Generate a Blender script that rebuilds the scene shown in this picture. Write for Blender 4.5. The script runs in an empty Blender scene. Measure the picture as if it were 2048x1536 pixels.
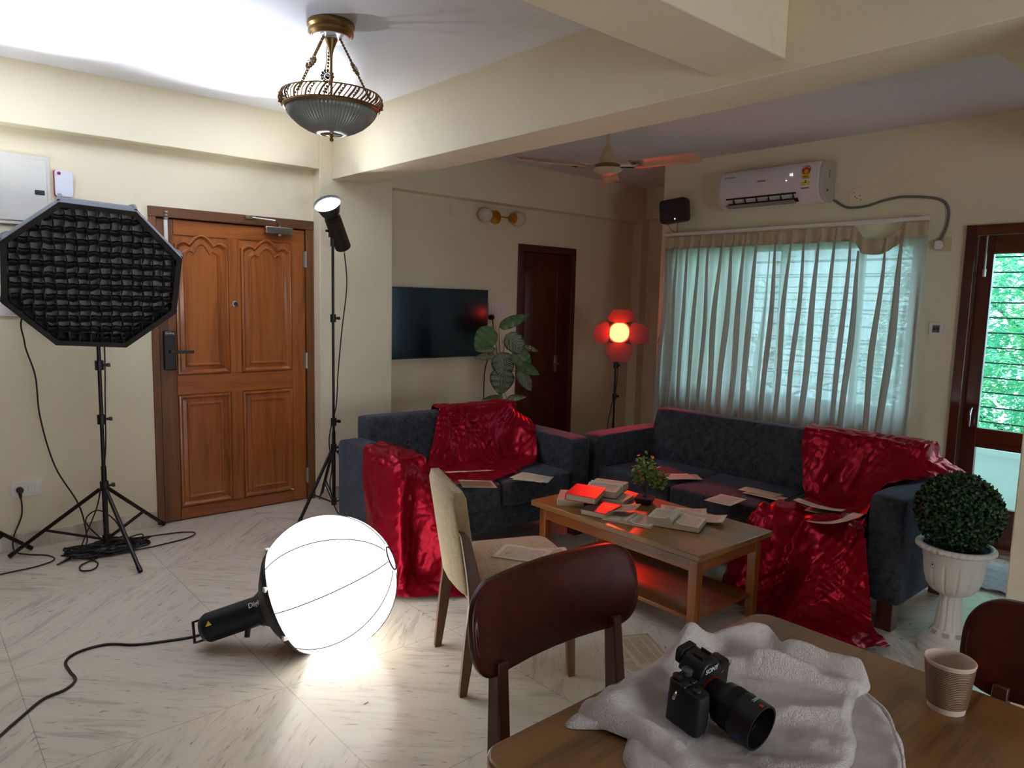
import bpy, bmesh, math, random
from mathutils import Vector, Matrix, noise
random.seed(7)
C = bpy.context.scene.collection
PI = math.pi
R = math.radians

# ---------------------------------------------------------------- camera
F = 1433.2
yaw, pit, rol = R(48.761), R(6.5965), R(1.3868)
fw = Vector((math.cos(pit)*math.cos(yaw), math.cos(pit)*math.sin(yaw), -math.sin(pit)))
rt = Vector((math.sin(yaw), -math.cos(yaw), 0)); up = rt.cross(fw)
rt2 = rt*math.cos(rol)+up*math.sin(rol); up2 = -rt*math.sin(rol)+up*math.cos(rol)
cd = bpy.data.cameras.new('camera'); cam = bpy.data.objects.new('camera', cd); C.objects.link(cam)
cd.sensor_width = 36; cd.lens = F/2048*36; cd.clip_start = 0.02
m = Matrix((rt2, up2, -fw)).transposed().to_4x4(); m.translation = Vector((0, 0, 1.55))
cam.matrix_world = m
bpy.context.scene.camera = cam

# ---------------------------------------------------------------- light and exposure
sc = bpy.context.scene
sc.view_settings.view_transform = 'Standard'; sc.view_settings.look = 'None'
sc.view_settings.exposure = 1.58; sc.view_settings.gamma = 1; sc.view_settings.use_curve_mapping = False
w = bpy.data.worlds.new('sky'); sc.world = w; w.use_nodes = True
bg = w.node_tree.nodes['Background']; bg.inputs[0].default_value = (0.93, 0.96, 1.0, 1); bg.inputs[1].default_value = 3.0
sc.cycles.max_bounces = 8; sc.cycles.diffuse_bounces = 5; sc.cycles.glossy_bounces = 4
sc.cycles.transmission_bounces = 6; sc.cycles.transparent_max_bounces = 16
sc.cycles.sample_clamp_indirect = 6.0; sc.cycles.caustics_reflective = False; sc.cycles.caustics_refractive = False

def lamp(kind, name, loc, energy, color, to=None, parent=None, **kw):
    d = bpy.data.lights.new(name, kind); d.energy = energy; d.color = color
    for k, v in kw.items(): setattr(d, k, v)
    o = bpy.data.objects.new(name, d); C.objects.link(o); o.location = loc
    if to is not None: o.rotation_euler = (Vector(to)-Vector(loc)).to_track_quat('-Z', 'Y').to_euler()
    if parent: o.parent = parent
    return o
# sky portals in the window openings and the added opening behind the camera
def portal(loc, to, sx, sy):
    d = bpy.data.lights.new('daylight_portal', 'AREA'); d.shape = 'RECTANGLE'; d.size = sx; d.size_y = sy
    d.cycles.is_portal = True
    o = bpy.data.objects.new('daylight_portal', d); C.objects.link(o); o.location = loc
    o.rotation_euler = (Vector(to)-Vector(loc)).to_track_quat('-Z', 'Y').to_euler()
portal((5.62, 2.9, 1.42), (0, 2.9, 1.42), 2.0, 1.3)
portal((5.62, 1.2, 1.05), (0, 1.2, 1.05), 0.9, 2.05)

portal((1.1, -2.62, 1.2), (1.1, 5, 1.2), 2.2, 1.0)

# ---------------------------------------------------------------- helpers
def lin(h):
    h = h.lstrip('#'); v = [int(h[i:i+2], 16)/255 for i in (0, 2, 4)]
    return tuple((x/12.92 if x <= .04045 else ((x+.055)/1.055)**2.4) for x in v)+(1,)

class NT:
    def __init__(s, name):
        s.m = bpy.data.materials.new(name); s.m.use_nodes = True
        s.t = s.m.node_tree; s.b = s.t.nodes['Principled BSDF']; s.o = s.t.nodes['Material Output']
    def n(s, typ, **kw):
        nd = s.t.nodes.new(typ)
        for k, v in kw.items():
            if k.startswith('i_'):
                k = k[2:]; nd.inputs[int(k) if k.isdigit() else k.replace('_', ' ')].default_value = v
            else: setattr(nd, k, v)
        return nd
    def l(s, a, b): s.t.links.new(a, b)
    def math(s, op, a, b=None, c=None, clamp=False):
        nd = s.n('ShaderNodeMath', operation=op); nd.use_clamp = clamp
        for i, x in enumerate((a, b, c)):
            if x is None: continue
            if isinstance(x, (int, float)): nd.inputs[i].default_value = x
            else: s.l(x, nd.inputs[i])
        return nd.outputs[0]
    def mix(s, f, a, b):
        nd = s.n('ShaderNodeMix', data_type='RGBA')
        for i, x in ((0, f), (6, a), (7, b)):
            if isinstance(x, (int, float, tuple)): nd.inputs[i].default_value = x
            else: s.l(x, nd.inputs[i])
        return nd.outputs[2]
    def ramp(s, x, stops):
        nd = s.n('ShaderNodeValToRGB'); e = nd.color_ramp.elements
        while len(e) < len(stops): e.new(.5)
        for q, (p, c) in zip(e, stops):
            q.position = p; q.color = c if isinstance(c, tuple) else (c, c, c, 1)
        s.l(x, nd.inputs[0]); return nd.outputs[0]
    def coord(s, scale=(1, 1, 1), out='Object', rot=(0, 0, 0), loc=(0, 0, 0)):
        c = s.n('ShaderNodeTexCoord'); mp = s.n('ShaderNodeMapping')
        mp.inputs[3].default_value = scale; mp.inputs[2].default_value = rot; mp.inputs[1].default_value = loc
        s.l(c.outputs[out], mp.inputs[0]); return mp.outputs[0]
    def noise(s, v, scale=5, detail=4, rough=.55, dist=0):
        nd = s.n('ShaderNodeTexNoise'); nd.inputs['Scale'].default_value = scale; nd.inputs['Detail'].default_value = detail
        nd.inputs['Roughness'].default_value = rough; nd.inputs['Distortion'].default_value = dist
        s.l(v, nd.inputs['Vector']); return nd.outputs['Fac']
    def bump(s, h, strength=.3, dist=.01):
        nd = s.n('ShaderNodeBump'); nd.inputs['Strength'].default_value = strength; nd.inputs['Distance'].default_value = dist
        s.l(h, nd.inputs['Height']); s.l(nd.outputs[0], s.b.inputs['Normal'])
    def set(s, **kw):
        for k, v in kw.items():
            k = k.replace('_', ' ')
            if hasattr(v, 'links') or hasattr(v, 'is_output'): s.l(v, s.b.inputs[k])
            else: s.b.inputs[k].default_value = v
        return s.m

def plain(name, col, rough=.5, metal=0., spec=.5, **kw):
    t = NT(name); c = lin(col) if isinstance(col, str) else col
    n = t.noise(t.coord(), 14, 3)
    cc = t.mix(t.math('MULTIPLY', n, .25), c, tuple(x*.8 for x in c[:3])+(1,))
    t.set(Base_Color=cc, Roughness=rough, Metallic=metal); t.b.inputs['Specular IOR Level'].default_value = spec
    for k, v in kw.items(): t.b.inputs[k.replace('_', ' ')].default_value = v
    return t.m

def wood(name, c1, c2, axis=2, scale=1., rough=.35, coat=.0, band=9, contrast=1., spec=.5):
    """grain runs along the given axis"""
    t = NT(name); s = [band, band, band]; s[axis] = band*.07
    v = t.coord(tuple(x*scale for x in s))
    n1 = t.noise(v, 1.6, 5, .6, 1.2)
    s2 = [60, 60, 60]; s2[axis] = 2.5
    n2 = t.noise(t.coord(tuple(x*scale for x in s2)), 1.5, 3, .6)
    k = t.math('ADD', t.math('MULTIPLY', n1, .8), t.math('MULTIPLY', n2, .3))
    lo, hi = .55-.17/contrast, .55+.17/contrast
    col = t.ramp(k, [(lo, lin(c2)), (.55, t_mid(c1, c2)), (hi, lin(c1))])
    t.set(Base_Color=col, Roughness=rough, Coat_Weight=coat, Coat_Roughness=.12)
    t.b.inputs['Specular IOR Level'].default_value = spec
    t.bump(k, .12, .003); return t.m
def t_mid(a, b):
    a, b = lin(a), lin(b); return tuple((x*.65+y*.35) for x, y in zip(a, b))[:3]+(1,)

def emis(name, col, strength):
    t = NT(name); t.set(Base_Color=(0, 0, 0, 1), Emission_Color=col, Emission_Strength=strength); return t.m

# mesh builder --------------------------------------------------------------
class MB:
    def __init__(s): s.v = []; s.f = []; s.uv = {}; s.X = Matrix.Identity(4)
    def at(s, loc=(0, 0, 0), rot=(0, 0, 0)):
        from mathutils import Euler
        s.X = Matrix.Translation(loc) @ Euler(rot).to_matrix().to_4x4(); return s
    def _a(s, vs, fs):
        b = len(s.v); s.v += [s.X @ Vector(p) for p in vs]; s.f += [tuple(b+i for i in f) for f in fs]; return b
    def box(s, x0, x1, y0, y1, z0, z1):
        s._a([(x0, y0, z0), (x1, y0, z0), (x1, y1, z0), (x0, y1, z0), (x0, y0, z1), (x1, y0, z1), (x1, y1, z1), (x0, y1, z1)],
             [(0, 3, 2, 1), (4, 5, 6, 7), (0, 1, 5, 4), (1, 2, 6, 5), (2, 3, 7, 6), (3, 0, 4, 7)]); return s
    def cbox(s, c, d): return s.box(c[0]-d[0]/2, c[0]+d[0]/2, c[1]-d[1]/2, c[1]+d[1]/2, c[2]-d[2]/2, c[2]+d[2]/2)
    def taper(s, p0, p1, a0, b0, a1, b1, side=(1, 0, 0)):
        """four-sided bar from p0 to p1, section a x b, tapering"""
        p0, p1 = Vector(p0), Vector(p1); d = (p1-p0).normalized(); sd = Vector(side); sd = (sd-d*sd.dot(d)).normalized(); t = d.cross(sd)
        vs = []
        for p, a, b in ((p0, a0, b0), (p1, a1, b1)):
            vs += [p+sd*x*a/2+t*y*b/2 for x, y in ((-1, -1), (1, -1), (1, 1), (-1, 1))]
        s._a(vs, [(0, 3, 2, 1), (4, 5, 6, 7), (0, 1, 5, 4), (1, 2, 6, 5), (2, 3, 7, 6), (3, 0, 4, 7)]); return s
    def tube(s, pts, r, n=10, closed=False, smooth=0, caps=True):
        pts = [Vector(p) for p in pts]
        if smooth: pts = crom(pts, smooth, closed)
        N = len(pts); rr = r if isinstance(r, (list, tuple)) else [r]*N
        if len(rr) != N: rr = [rr[0]+(rr[-1]-rr[0])*i/(N-1) for i in range(N)]
        vs = []; u = None
        for i, p in enumerate(pts):
            a = pts[(i-1) % N] if (closed or i > 0) else p; b = pts[(i+1) % N] if (closed or i < N-1) else p
            d = (b-a); d = d.normalized() if d.length > 1e-9 else Vector((0, 0, 1))
            if u is None: u = d.orthogonal().normalized()
            u = u-d*u.dot(d); u = u.normalized() if u.length > 1e-6 else d.orthogonal().normalized(); w_ = d.cross(u)
            vs += [p+(u*math.cos(2*PI*k/n)+w_*math.sin(2*PI*k/n))*rr[i] for k in range(n)]
        fs = []
        for i in range(N if closed else N-1):
            j = (i+1) % N
            for k in range(n): fs.append((i*n+k, i*n+(k+1) % n, j*n+(k+1) % n, j*n+k))
        if not closed and caps: fs += [tuple(range(n-1, -1, -1)), tuple((N-1)*n+k for k in range(n))]
        s._a(vs, fs); return s
    def cyl(s, p0, p1, r0, r1=None, n=20): return s.tube([p0, p1], [r0, r0 if r1 is None else r1], n)
    def lathe(s, prof, c=(0, 0, 0), n=32, mod=None, axis=None):
        vs = []
        for i, (r, z) in enumerate(prof):
            for k in range(n):
                a = 2*PI*k/n; q = r*(mod(a, i, r, z) if mod else 1)
                vs.append(Vector((q*math.cos(a), q*math.sin(a), z)))
        if axis is not None:
            q = Vector(axis).to_track_quat('Z', 'Y').to_matrix(); vs = [q @ p for p in vs]
        vs = [p+Vector(c) for p in vs]
        fs = [(i*n+k, i*n+(k+1) % n, (i+1)*n+(k+1) % n, (i+1)*n+k) for i in range(len(prof)-1) for k in range(n)]
        if prof[0][0] > 1e-5: fs.append(tuple(range(n-1, -1, -1)))
        if prof[-1][0] > 1e-5: fs.append(tuple((len(prof)-1)*n+k for k in range(n)))
        s._a(vs, fs); return s
    def open_lathe(s, prof, c=(0, 0, 0), n=32, axis=None, mod=None):
        k0 = len(s.f); s.lathe(prof, c, n, mod, axis)
        s.f = [f for i, f in enumerate(s.f) if i < k0 or len(f) == 4]; return s
    def sphere(s, c, r, sc=(1, 1, 1), n=24, m_=14):
        return s.lathe([(max(1e-6, r*math.sin(PI*i/m_))*sc[0], -r*math.cos(PI*i/m_)*sc[2]) for i in range(m_+1)], c, n)
    def prism(s, poly, a0, a1, plane='xy'):
        """closed 2D outline extruded between a0 and a1 along the third axis"""
        def P(p, a):
            return {'xy': (p[0], p[1], a), 'xz': (p[0], a, p[1]), 'yz': (a, p[0], p[1])}[plane]
        n = len(poly); s._a([P(p, a0) for p in poly]+[P(p, a1) for p in poly],
            [tuple(range(n-1, -1, -1)), tuple(range(n, 2*n))]+[(i, (i+1) % n, n+(i+1) % n, n+i) for i in range(n)]); return s
    def grid(s, fn, nu, nv, uv=False, closeu=False):
        b = len(s.v); vs = [fn(i/nu, j/nv) for j in range(nv+1) for i in range(nu+1)]
        s._a(vs, [(j*(nu+1)+i, j*(nu+1)+i+1, (j+1)*(nu+1)+i+1, (j+1)*(nu+1)+i) for j in range(nv) for i in range(nu)])
        if uv:
            for j in range(nv+1):
                for i in range(nu+1): s.uv[b+j*(nu+1)+i] = (i/nu, j/nv)
        return s
    def quad(s, a, b, c, d): s._a([a, b, c, d], [(0, 1, 2, 3)]); return s
    def build(s, name, mat, parent=None, smooth=None, bevel=0, seg=2, solid=0, sub=0, label=None, offset=0, loc=None):
        me = bpy.data.meshes.new(name)
        o_ = Vector(loc) if loc is not None else Vector((0, 0, 0))
        me.from_pydata([p-o_ for p in s.v], [], s.f); me.validate(clean_customdata=False)
        bm = bmesh.new(); bm.from_mesh(me); bmesh.ops.recalc_face_normals(bm, faces=bm.faces); bm.to_mesh(me); bm.free()
        if s.uv:
            ul = me.uv_layers.new(name='UVMap')
            for lp in me.loops: ul.data[lp.index].uv = s.uv.get(lp.vertex_index, (0, 0))
        me.materials.append(mat); o = bpy.data.objects.new(name, me); C.objects.link(o)
        if loc is not None: o.location = loc
        if parent: o.parent = parent
        if smooth is not None or bevel:
            me.polygons.foreach_set('use_smooth', [True]*len(me.polygons)); me.set_sharp_from_angle(angle=R(smooth or 35))
        if solid:
            md = o.modifiers.new('thickness', 'SOLIDIFY'); md.thickness = solid; md.offset = offset
        if bevel:
            md = o.modifiers.new('edges', 'BEVEL'); md.width = bevel; md.segments = seg; md.limit_method = 'ANGLE'; md.angle_limit = R(32)
            md.harden_normals = False
            me.polygons.foreach_set('use_smooth', [True]*len(me.polygons)); me.set_sharp_from_angle(angle=R(60))
        if sub:
            md = o.modifiers.new('soft', 'SUBSURF'); md.levels = sub; md.render_levels = sub
        if label: o['label'] = label
        return o

def crom(pts, k, closed=False):
    pts = [Vector(p) for p in pts]; N = len(pts); out = []
    for i in range(N if closed else N-1):
        if closed: a, b, c, d = pts[(i-1) % N], pts[i], pts[(i+1) % N], pts[(i+2) % N]
        else: a, b, c, d = pts[max(i-1, 0)], pts[i], pts[i+1], pts[min(i+2, N-1)]
        for j in range(k):
            t = j/k
            out.append(.5*((2*b)+(c-a)*t+(2*a-5*b+4*c-d)*t*t+(3*b-a-3*c+d)*t**3))
    if not closed: out.append(pts[-1])
    return out
def rrect(w_, h_, r, n=5, cx=0, cy=0):
    out = []
    for sx, sy, a0 in ((1, 1, 0), (-1, 1, 90), (-1, -1, 180), (1, -1, 270)):
        for k in range(n+1):
            a = R(a0+90*k/n); out.append((cx+sx*(w_/2-r)+r*math.cos(a), cy+sy*(h_/2-r)+r*math.sin(a)))
    return out

def thing(name, label, cat, loc=(0, 0, 0), rz=0, group=None):
    o = bpy.data.objects.new(name, None); C.objects.link(o); o.location = loc; o.rotation_euler = (0, 0, rz)
    o.empty_display_size = .1; o['label'] = label; o['category'] = cat
    if group: o['group'] = group
    return o
def tag(o, label, cat, group=None):
    o['label'] = label; o['category'] = cat
    if group: o['group'] = group
    return o
def struct(o, label=None):
    o['kind'] = 'structure'
    if label: o['label'] = label
    return o
def text(body, size, loc, rot, mat, parent, name='lettering', ext=.0006, align='CENTER', bold=0):
    c = bpy.data.curves.new(name, 'FONT'); c.body = body; c.size = size; c.extrude = ext; c.align_x = align; c.align_y = 'CENTER'
    c.offset = bold; c.materials.append(mat)
    tmp = bpy.data.objects.new(name, c); C.objects.link(tmp); bpy.context.view_layer.update()
    me = bpy.data.meshes.new_from_object(tmp.evaluated_get(bpy.context.evaluated_depsgraph_get()))
    bpy.data.objects.remove(tmp); bpy.data.curves.remove(c); me.name = name
    if not me.materials: me.materials.append(mat)
    o = bpy.data.objects.new(name, me); C.objects.link(o); o.location = loc; o.rotation_euler = rot; o.parent = parent
    return o

# ---------------------------------------------------------------- materials
def paint(name, c, dirt='#8f8358', amt=.25):
    t = NT(name); v = t.coord()
    n1 = t.noise(v, 1.3, 5, .6); n2 = t.noise(v, 7, 6, .7, .6)
    k = t.math('MULTIPLY', t.ramp(t.math('MULTIPLY', n1, n2), [(.28, 0.), (.42, 1.)]), amt)
    t.set(Base_Color=t.mix(k, lin(c), lin(dirt)), Roughness=.75); t.b.inputs['Specular IOR Level'].default_value = .25
    t.bump(t.noise(v, 160, 3), .06, .002); return t.m
M_wall = paint('cream_wall_paint', '#e5dbbf', '#9a8f68', .12)
M_wallb = paint('low_bounce_brown', '#85705a')  # unseen back walls, browned to cut bounce light on the cross beam
M_ceil = paint('white_ceiling_paint', '#dcdadd', '#b8b6b4', .3)
def marble(name, tile=True, base='#d6ccbd', dark='#5f544c'):
    t = NT(name); co = t.n('ShaderNodeTexCoord'); sp = t.n('ShaderNodeSeparateXYZ'); t.l(co.outputs['Object'], sp.inputs[0])
    P = .81
    x = t.math('PINGPONG', t.math('SUBTRACT', sp.outputs[0], 1.125-P*10), P)
    y = t.math('PINGPONG', t.math('SUBTRACT', sp.outputs[1], 4.22-P*10), P)
    a = t.math('ADD', x, y); b = t.math('SUBTRACT', x, y)
    cb = t.n('ShaderNodeCombineXYZ'); t.l(t.math('MULTIPLY', a, 1.6), cb.inputs[0]); t.l(t.math('MULTIPLY', b, 11.), cb.inputs[1])
    n1 = t.noise(cb.outputs[0], 1.3, 8, .68, .9)
    cb2 = t.n('ShaderNodeCombineXYZ'); t.l(t.math('MULTIPLY', a, 9), cb2.inputs[0]); t.l(t.math('MULTIPLY', b, 45.), cb2.inputs[1])
    n2 = t.noise(cb2.outputs[0], 1.1, 5, .6, .5)
    n3 = t.noise(cb.outputs[0], .5, 3, .5)
    vein = t.ramp(n1, [(.28, 1.), (.40, .4), (.47, .05), (.6, 0.)])
    fleck = t.math('MULTIPLY', t.ramp(n2, [(.30, 1.), (.40, 0.)]), t.ramp(n3, [(.42, 1.), (.6, .15)]))
    k = t.math('ADD', t.math('MULTIPLY', vein, .45), t.math('MULTIPLY', fleck, .75), clamp=True)
    cl = t.mix(t.ramp(n3, [(.35, 0.), (.65, 1.)]), lin(base), lin('#dcd4c4'))
    col = t.mix(k, cl, lin(dark))
    if tile:
        ex = t.math('MINIMUM', x, t.math('SUBTRACT', P, x)); ey = t.math('MINIMUM', y, t.math('SUBTRACT', P, y))
        jn = t.math('LESS_THAN', t.math('MINIMUM', ex, ey), .0016)
        col = t.mix(t.math('MULTIPLY', jn, .55), col, lin('#7b7268'))
    t.set(Base_Color=col, Roughness=t.math('ADD', t.math('MULTIPLY', n3, .12), .16)); return t.m
M_floor = marble('veined_marble_tiles')
M_skirt = marble('brown_marble_skirting', False, '#a8988c', '#63524a')
M_door = wood('teak_door', '#a35c26', '#7a3f16', 2, 1, .34, .3, 8, 1.1)
M_doorH = wood('teak_door_rail', '#a35c26', '#7a3f16', 0, 1, .34, .3, 8, 1.1)
M_doorM = wood('teak_moulding', '#9a4e1b', '#5a270c', 2, 1, .28, .5, 7)
M_frame = wood('teak_frame', '#7c4a20', '#4c2a12', 2, 1, .5, .1)
M_frameH = wood('teak_frame_head', '#6b3f1c', '#43250f', 0, 1, .5, .1)
M_mahog = wood('dark_red_door_wood', '#5c2110', '#35100a', 2, 1, .3, .4)
M_mahogY = wood('dark_red_door_wood_cross', '#6a2a12', '#3d160a', 1, 1, .3, .4)
M_black = plain('matt_black_plastic', '#131416', .45)
M_blackm = plain('black_painted_metal', '#15161a', .35, .3)
M_rubber = plain('black_cable_rubber', '#0b0b0d', .5)
M_white = plain('white_plastic', '#e6e3de', .35)
M_steel = plain('brushed_steel', '#b9b7b2', .3, 1.)
M_chrome = plain('chrome', '#d8d8d8', .12, 1.)
M_brass = plain('aged_brass', '#8a6a3c', .35, .8)
M_gold = plain('satin_gold', '#c98a1e', .3, .7)
def glassm():
    t = NT('daylight_tint_glass'); a = t.n('ShaderNodeBsdfTransparent'); a.inputs[0].default_value = (.72, .91, 1., 1)  # cyan cast of the daylight put into the glass colour
    g = t.n('ShaderNodeBsdfGlossy'); g.inputs['Roughness'].default_value = .02; mx = t.n('ShaderNodeMixShader'); mx.inputs[0].default_value = .06
    t.l(a.outputs[0], mx.inputs[1]); t.l(g.outputs[0], mx.inputs[2]); t.l(mx.outputs[0], t.o.inputs[0]); return t.m
M_glass = glassm()
def denim(name, a='#2c3140', b='#171a24'):
    t = NT(name); v = t.coord()
    n = t.noise(v, 22, 6, .75, .8); n2 = t.noise(v, 3, 3)
    k = t.ramp(t.math('ADD', t.math('MULTIPLY', n, .8), t.math('MULTIPLY', n2, .2)), [(.36, 0.), (.66, 1.)])
    t.set(Base_Color=t.mix(k, lin(b), lin(a)), Roughness=.85, Sheen_Weight=.5, Sheen_Roughness=.4)
    t.b.inputs['Sheen Tint'].default_value = lin('#7d87a5')
    t.b.inputs['Specular IOR Level'].default_value = .2
    t.bump(t.math('ADD', t.math('MULTIPLY', t.noise(v, 9, 3), 2.5), t.noise(v, 300, 2)), .25, .004); return t.m
M_sofa = denim('charcoal_blue_velvet', '#46484e', '#1f2024')
def satin():
    t = NT('crimson_satin'); v = t.coord()
    def rid(sc_, ds):
        a = t.math('ABSOLUTE', t.math('SUBTRACT', t.noise(v, sc_, 2, .5, ds), .5)); return t.math('POWER', t.math('SUBTRACT', 1., t.math('MULTIPLY', a, 2., clamp=True)), 4.)
    h = t.math('ADD', rid(9, .4), t.math('MULTIPLY', rid(16, .3), .4))
    t.set(Base_Color=lin('#8e0820'), Roughness=.33, Metallic=.45, Sheen_Weight=.15, Sheen_Roughness=.3)
    t.b.inputs['Sheen Tint'].default_value = lin('#ff5a70'); t.b.inputs['Specular IOR Level'].default_value = .6
    t.b.inputs['Specular Tint'].default_value = lin('#ff8090')
    t.bump(h, .22, .008); return t.m
M_satin = satin()
M_teak = wood('honey_teak', '#985823', '#633513', 1, 1, .3, .3, 8)
M_teakZ = wood('honey_teak_leg', '#985823', '#633513', 2, 1, .35, .2, 8)
M_teakX = wood('honey_teak_end', '#9a5a28', '#6d3c18', 0, 1, .35, .2, 8)
M_ttop = wood('coffee_table_top', '#8f6633', '#5f401d', 1, 1, .38, .1, 6, 1.)
M_dtop = wood('walnut_laminate', '#94693a', '#5a3b1b', 0, 1, .33, .12, 5, 1.1)
M_darkw = wood('reddish_brown_polished_wood', '#4a170d', '#290b06', 0, 1, .34, .08, 8, .8, .3)
M_darkwZ = wood('reddish_brown_leg', '#5a2c1c', '#35170d', 2, 1, .35, .15, 8, .8)
M_chairw = wood('chair_leg_wood', '#6d4425', '#3e2413', 2, 1, .35, .2, 8)
def linen(name, c, c2, sc_=160, bump_=.3, rough=.9, sheen=.3):
    t = NT(name); v = t.coord((1, 1, 1)); n = t.noise(t.coord((sc_, sc_*.08, sc_)), 1, 2); n2 = t.noise(t.coord((sc_*.08, sc_, sc_*.08)), 1, 2)
    k = t.math('ADD', t.math('MULTIPLY', n, .5), t.math('MULTIPLY', n2, .5))
    t.set(Base_Color=t.mix(t.ramp(k, [(.35, 0.), (.65, 1.)]), lin(c2), lin(c)), Roughness=rough, Sheen_Weight=sheen)
    t.b.inputs['Specular IOR Level'].default_value = .15; t.bump(k, bump_, .002); return t.m
M_beige = linen('beige_linen', '#b5a27c', '#94825f')
def page(name='printed_page', c='#cfc5ae', columns=1, pic=False):
    t = NT(name); tc = t.n('ShaderNodeTexCoord'); sp = t.n('ShaderNodeSeparateXYZ'); t.l(tc.outputs['UV'], sp.inputs[0])
    u, v = sp.outputs[0], sp.outputs[1]
    line = t.math('GREATER_THAN', t.math('SINE', t.math('MULTIPLY', v, 2*PI*34)), .15)
    cb = t.n('ShaderNodeCombineXYZ'); t.l(t.math('MULTIPLY', u, 60), cb.inputs[0]); t.l(t.math('MULTIPLY', t.math('FLOOR', t.math('MULTIPLY', v, 34)), 7.3), cb.inputs[1])
    word = t.math('GREATER_THAN', t.noise(cb.outputs[0], 1., 1), .42)
    mu = t.math('MULTIPLY', t.math('GREATER_THAN', u, .12), t.math('LESS_THAN', u, .88))
    mv = t.math('MULTIPLY', t.math('GREATER_THAN', v, .1), t.math('LESS_THAN', v, .9))
    k = t.math('MULTIPLY', t.math('MULTIPLY', line, word), t.math('MULTIPLY', mu, mv))
    if columns > 1:
        k = t.math('MULTIPLY', k, t.math('GREATER_THAN', t.math('ABSOLUTE', t.math('SUBTRACT', t.math('FRACT', t.math('MULTIPLY', u, columns)), .0)), .12))
    base = t.mix(t.noise(t.coord(), 9, 3), lin(c), tuple(x*.86 for x in lin(c)[:3])+(1,))
    col = t.mix(t.math('MULTIPLY', k, .62), base, lin('#3a352e'))
    if pic:
        def win(a, lo, hi): return t.math('MULTIPLY', t.math('GREATER_THAN', a, lo), t.math('LESS_THAN', a, hi))
        kk = t.math('MULTIPLY', win(u, .12, .5), win(v, .68, .9)); blank = t.math('MULTIPLY', win(u, .1, .9), win(v, .66, .92))
        col = t.mix(blank, col, base)
        col = t.mix(kk, col, t.ramp(t.noise(t.coord(), 30, 4), [(.4, lin('#1c1712')), (.62, lin('#9a8467'))]))
    t.set(Base_Color=col, Roughness=.8); t.b.inputs['Specular IOR Level'].default_value = .2; return t.m
M_page = page(); M_news = page('newsprint_page', '#c3b598', 3); M_newspic = page('newsprint_with_picture', '#b9aa90', 2, True)
M_edges = NT('book_page_edges'); _k = M_edges.noise(M_edges.coord((6, 6, 900)), 1, 2)
M_edges.set(Base_Color=M_edges.mix(_k, lin('#8a7860'), lin('#c4b496')), Roughness=.9); M_edges = M_edges.m
def leafm(name, a, b, spec=.4, rough=.45):
    t = NT(name); n = t.noise(t.coord(), 25, 3)
    oi = t.n('ShaderNodeTexCoord'); t.set(Base_Color=t.mix(t.ramp(n, [(.35, 0.), (.65, 1.)]), lin(a), lin(b)), Roughness=rough)
    t.b.inputs['Specular IOR Level'].default_value = spec
    return t.m

# ================================================================ the room
X0, XW, YW, YC, YT, YBF = -1.6, 5.36, 5.06, 4.95, 5.21, 5.08     # far left, window wall, door wall, column face, tv wall, tv beam face
ZC = 2.80
fl_ = MB().box(-1.9, XW+.25, -2.8, 5.6, -.12, 0); struct(fl_.build('floor', M_floor))
struct(MB().box(XW, 6.6, 3.95, 5.6, -.12, 0).build('floor_alcove', M_floor))
struct(MB().box(-1.9, 2.6, -2.8, 5.4, 2.815, 2.95).build('ceiling_entrance', M_ceil))
struct(MB().box(2.6, 6.6, -2.8, 5.6, ZC, 2.95).build('ceiling_lounge', M_ceil))
# door wall: recessed face y=YW, beam and column face y=YC
wl = MB()
wl.box(X0-.15, 1.305, YW, YW+.2, 0, 2.465)
wl.box(1.305, 2.435, YW, YW+.2, 2.10, 2.465).box(1.2, 2.6, YW+.16, YW+.3, 0, 2.2)  # last box is an unseen backing added to block light round the door
struct(wl.build('wall_entrance', M_wall))
struct(MB().box(X0-.15, 2.435, YC, YW+.2, 2.465, 2.83).build('trim_entrance_beam', M_wall, bevel=.004))
struct(MB().box(2.435, 3.05, YC, 5.5, 0, 2.83).build('wall_column', M_wall, bevel=.004))
# beam between the two bays (runs along y)
struct(MB().box(2.535, 2.83, -2.7, YC, 2.405, 2.83).build('trim_main_beam', M_wall, bevel=.004))
struct(MB().box(-1.7, 2.535, 1.42, 1.72, 2.452, 2.83).build('trim_cross_beam', M_wall, bevel=.004))
struct(MB().box(2.83, XW, .35, .83, 2.405, 2.83).build('trim_right_beam', M_wall, bevel=.004))
struct(MB().box(2.535, 2.83, .25, .58, 0, 2.41).build('wall_pillar', M_wall, bevel=.004))
# tv wall
tv = MB(); tv.box(3.05, 4.604, YT, YT+.2, 0, 2.43).box(5.387, 6.29, YT, YT+.2, 0, 2.43).box(4.604, 5.387, YT, YT+.2, 2.097, 2.43).box(4.5, 5.5, YT+.16, YT+.3, 0, 2.2)  # last box: added hidden slab keeping outside light out of the door gaps
struct(tv.build('wall_television', M_wall))
struct(MB().box(3.05, 6.6, YBF, YT+.2, 2.43, 2.83).build('trim_television_beam', M_wall, bevel=.004))
struct(MB().box(6.29, 6.6, YBF, YT+.2, 0, 2.44).build('wall_corner_column', M_wall, bevel=.003))
struct(MB().box(6.4, 6.6, 3.9, YBF, 0, 2.82).build('wall_alcove', M_wall))
struct(MB().box(6.34, 6.41, 3.9, YBF-.001, 2.47, 2.82).build('trim_alcove_beam', M_wall, bevel=.003))
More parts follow.
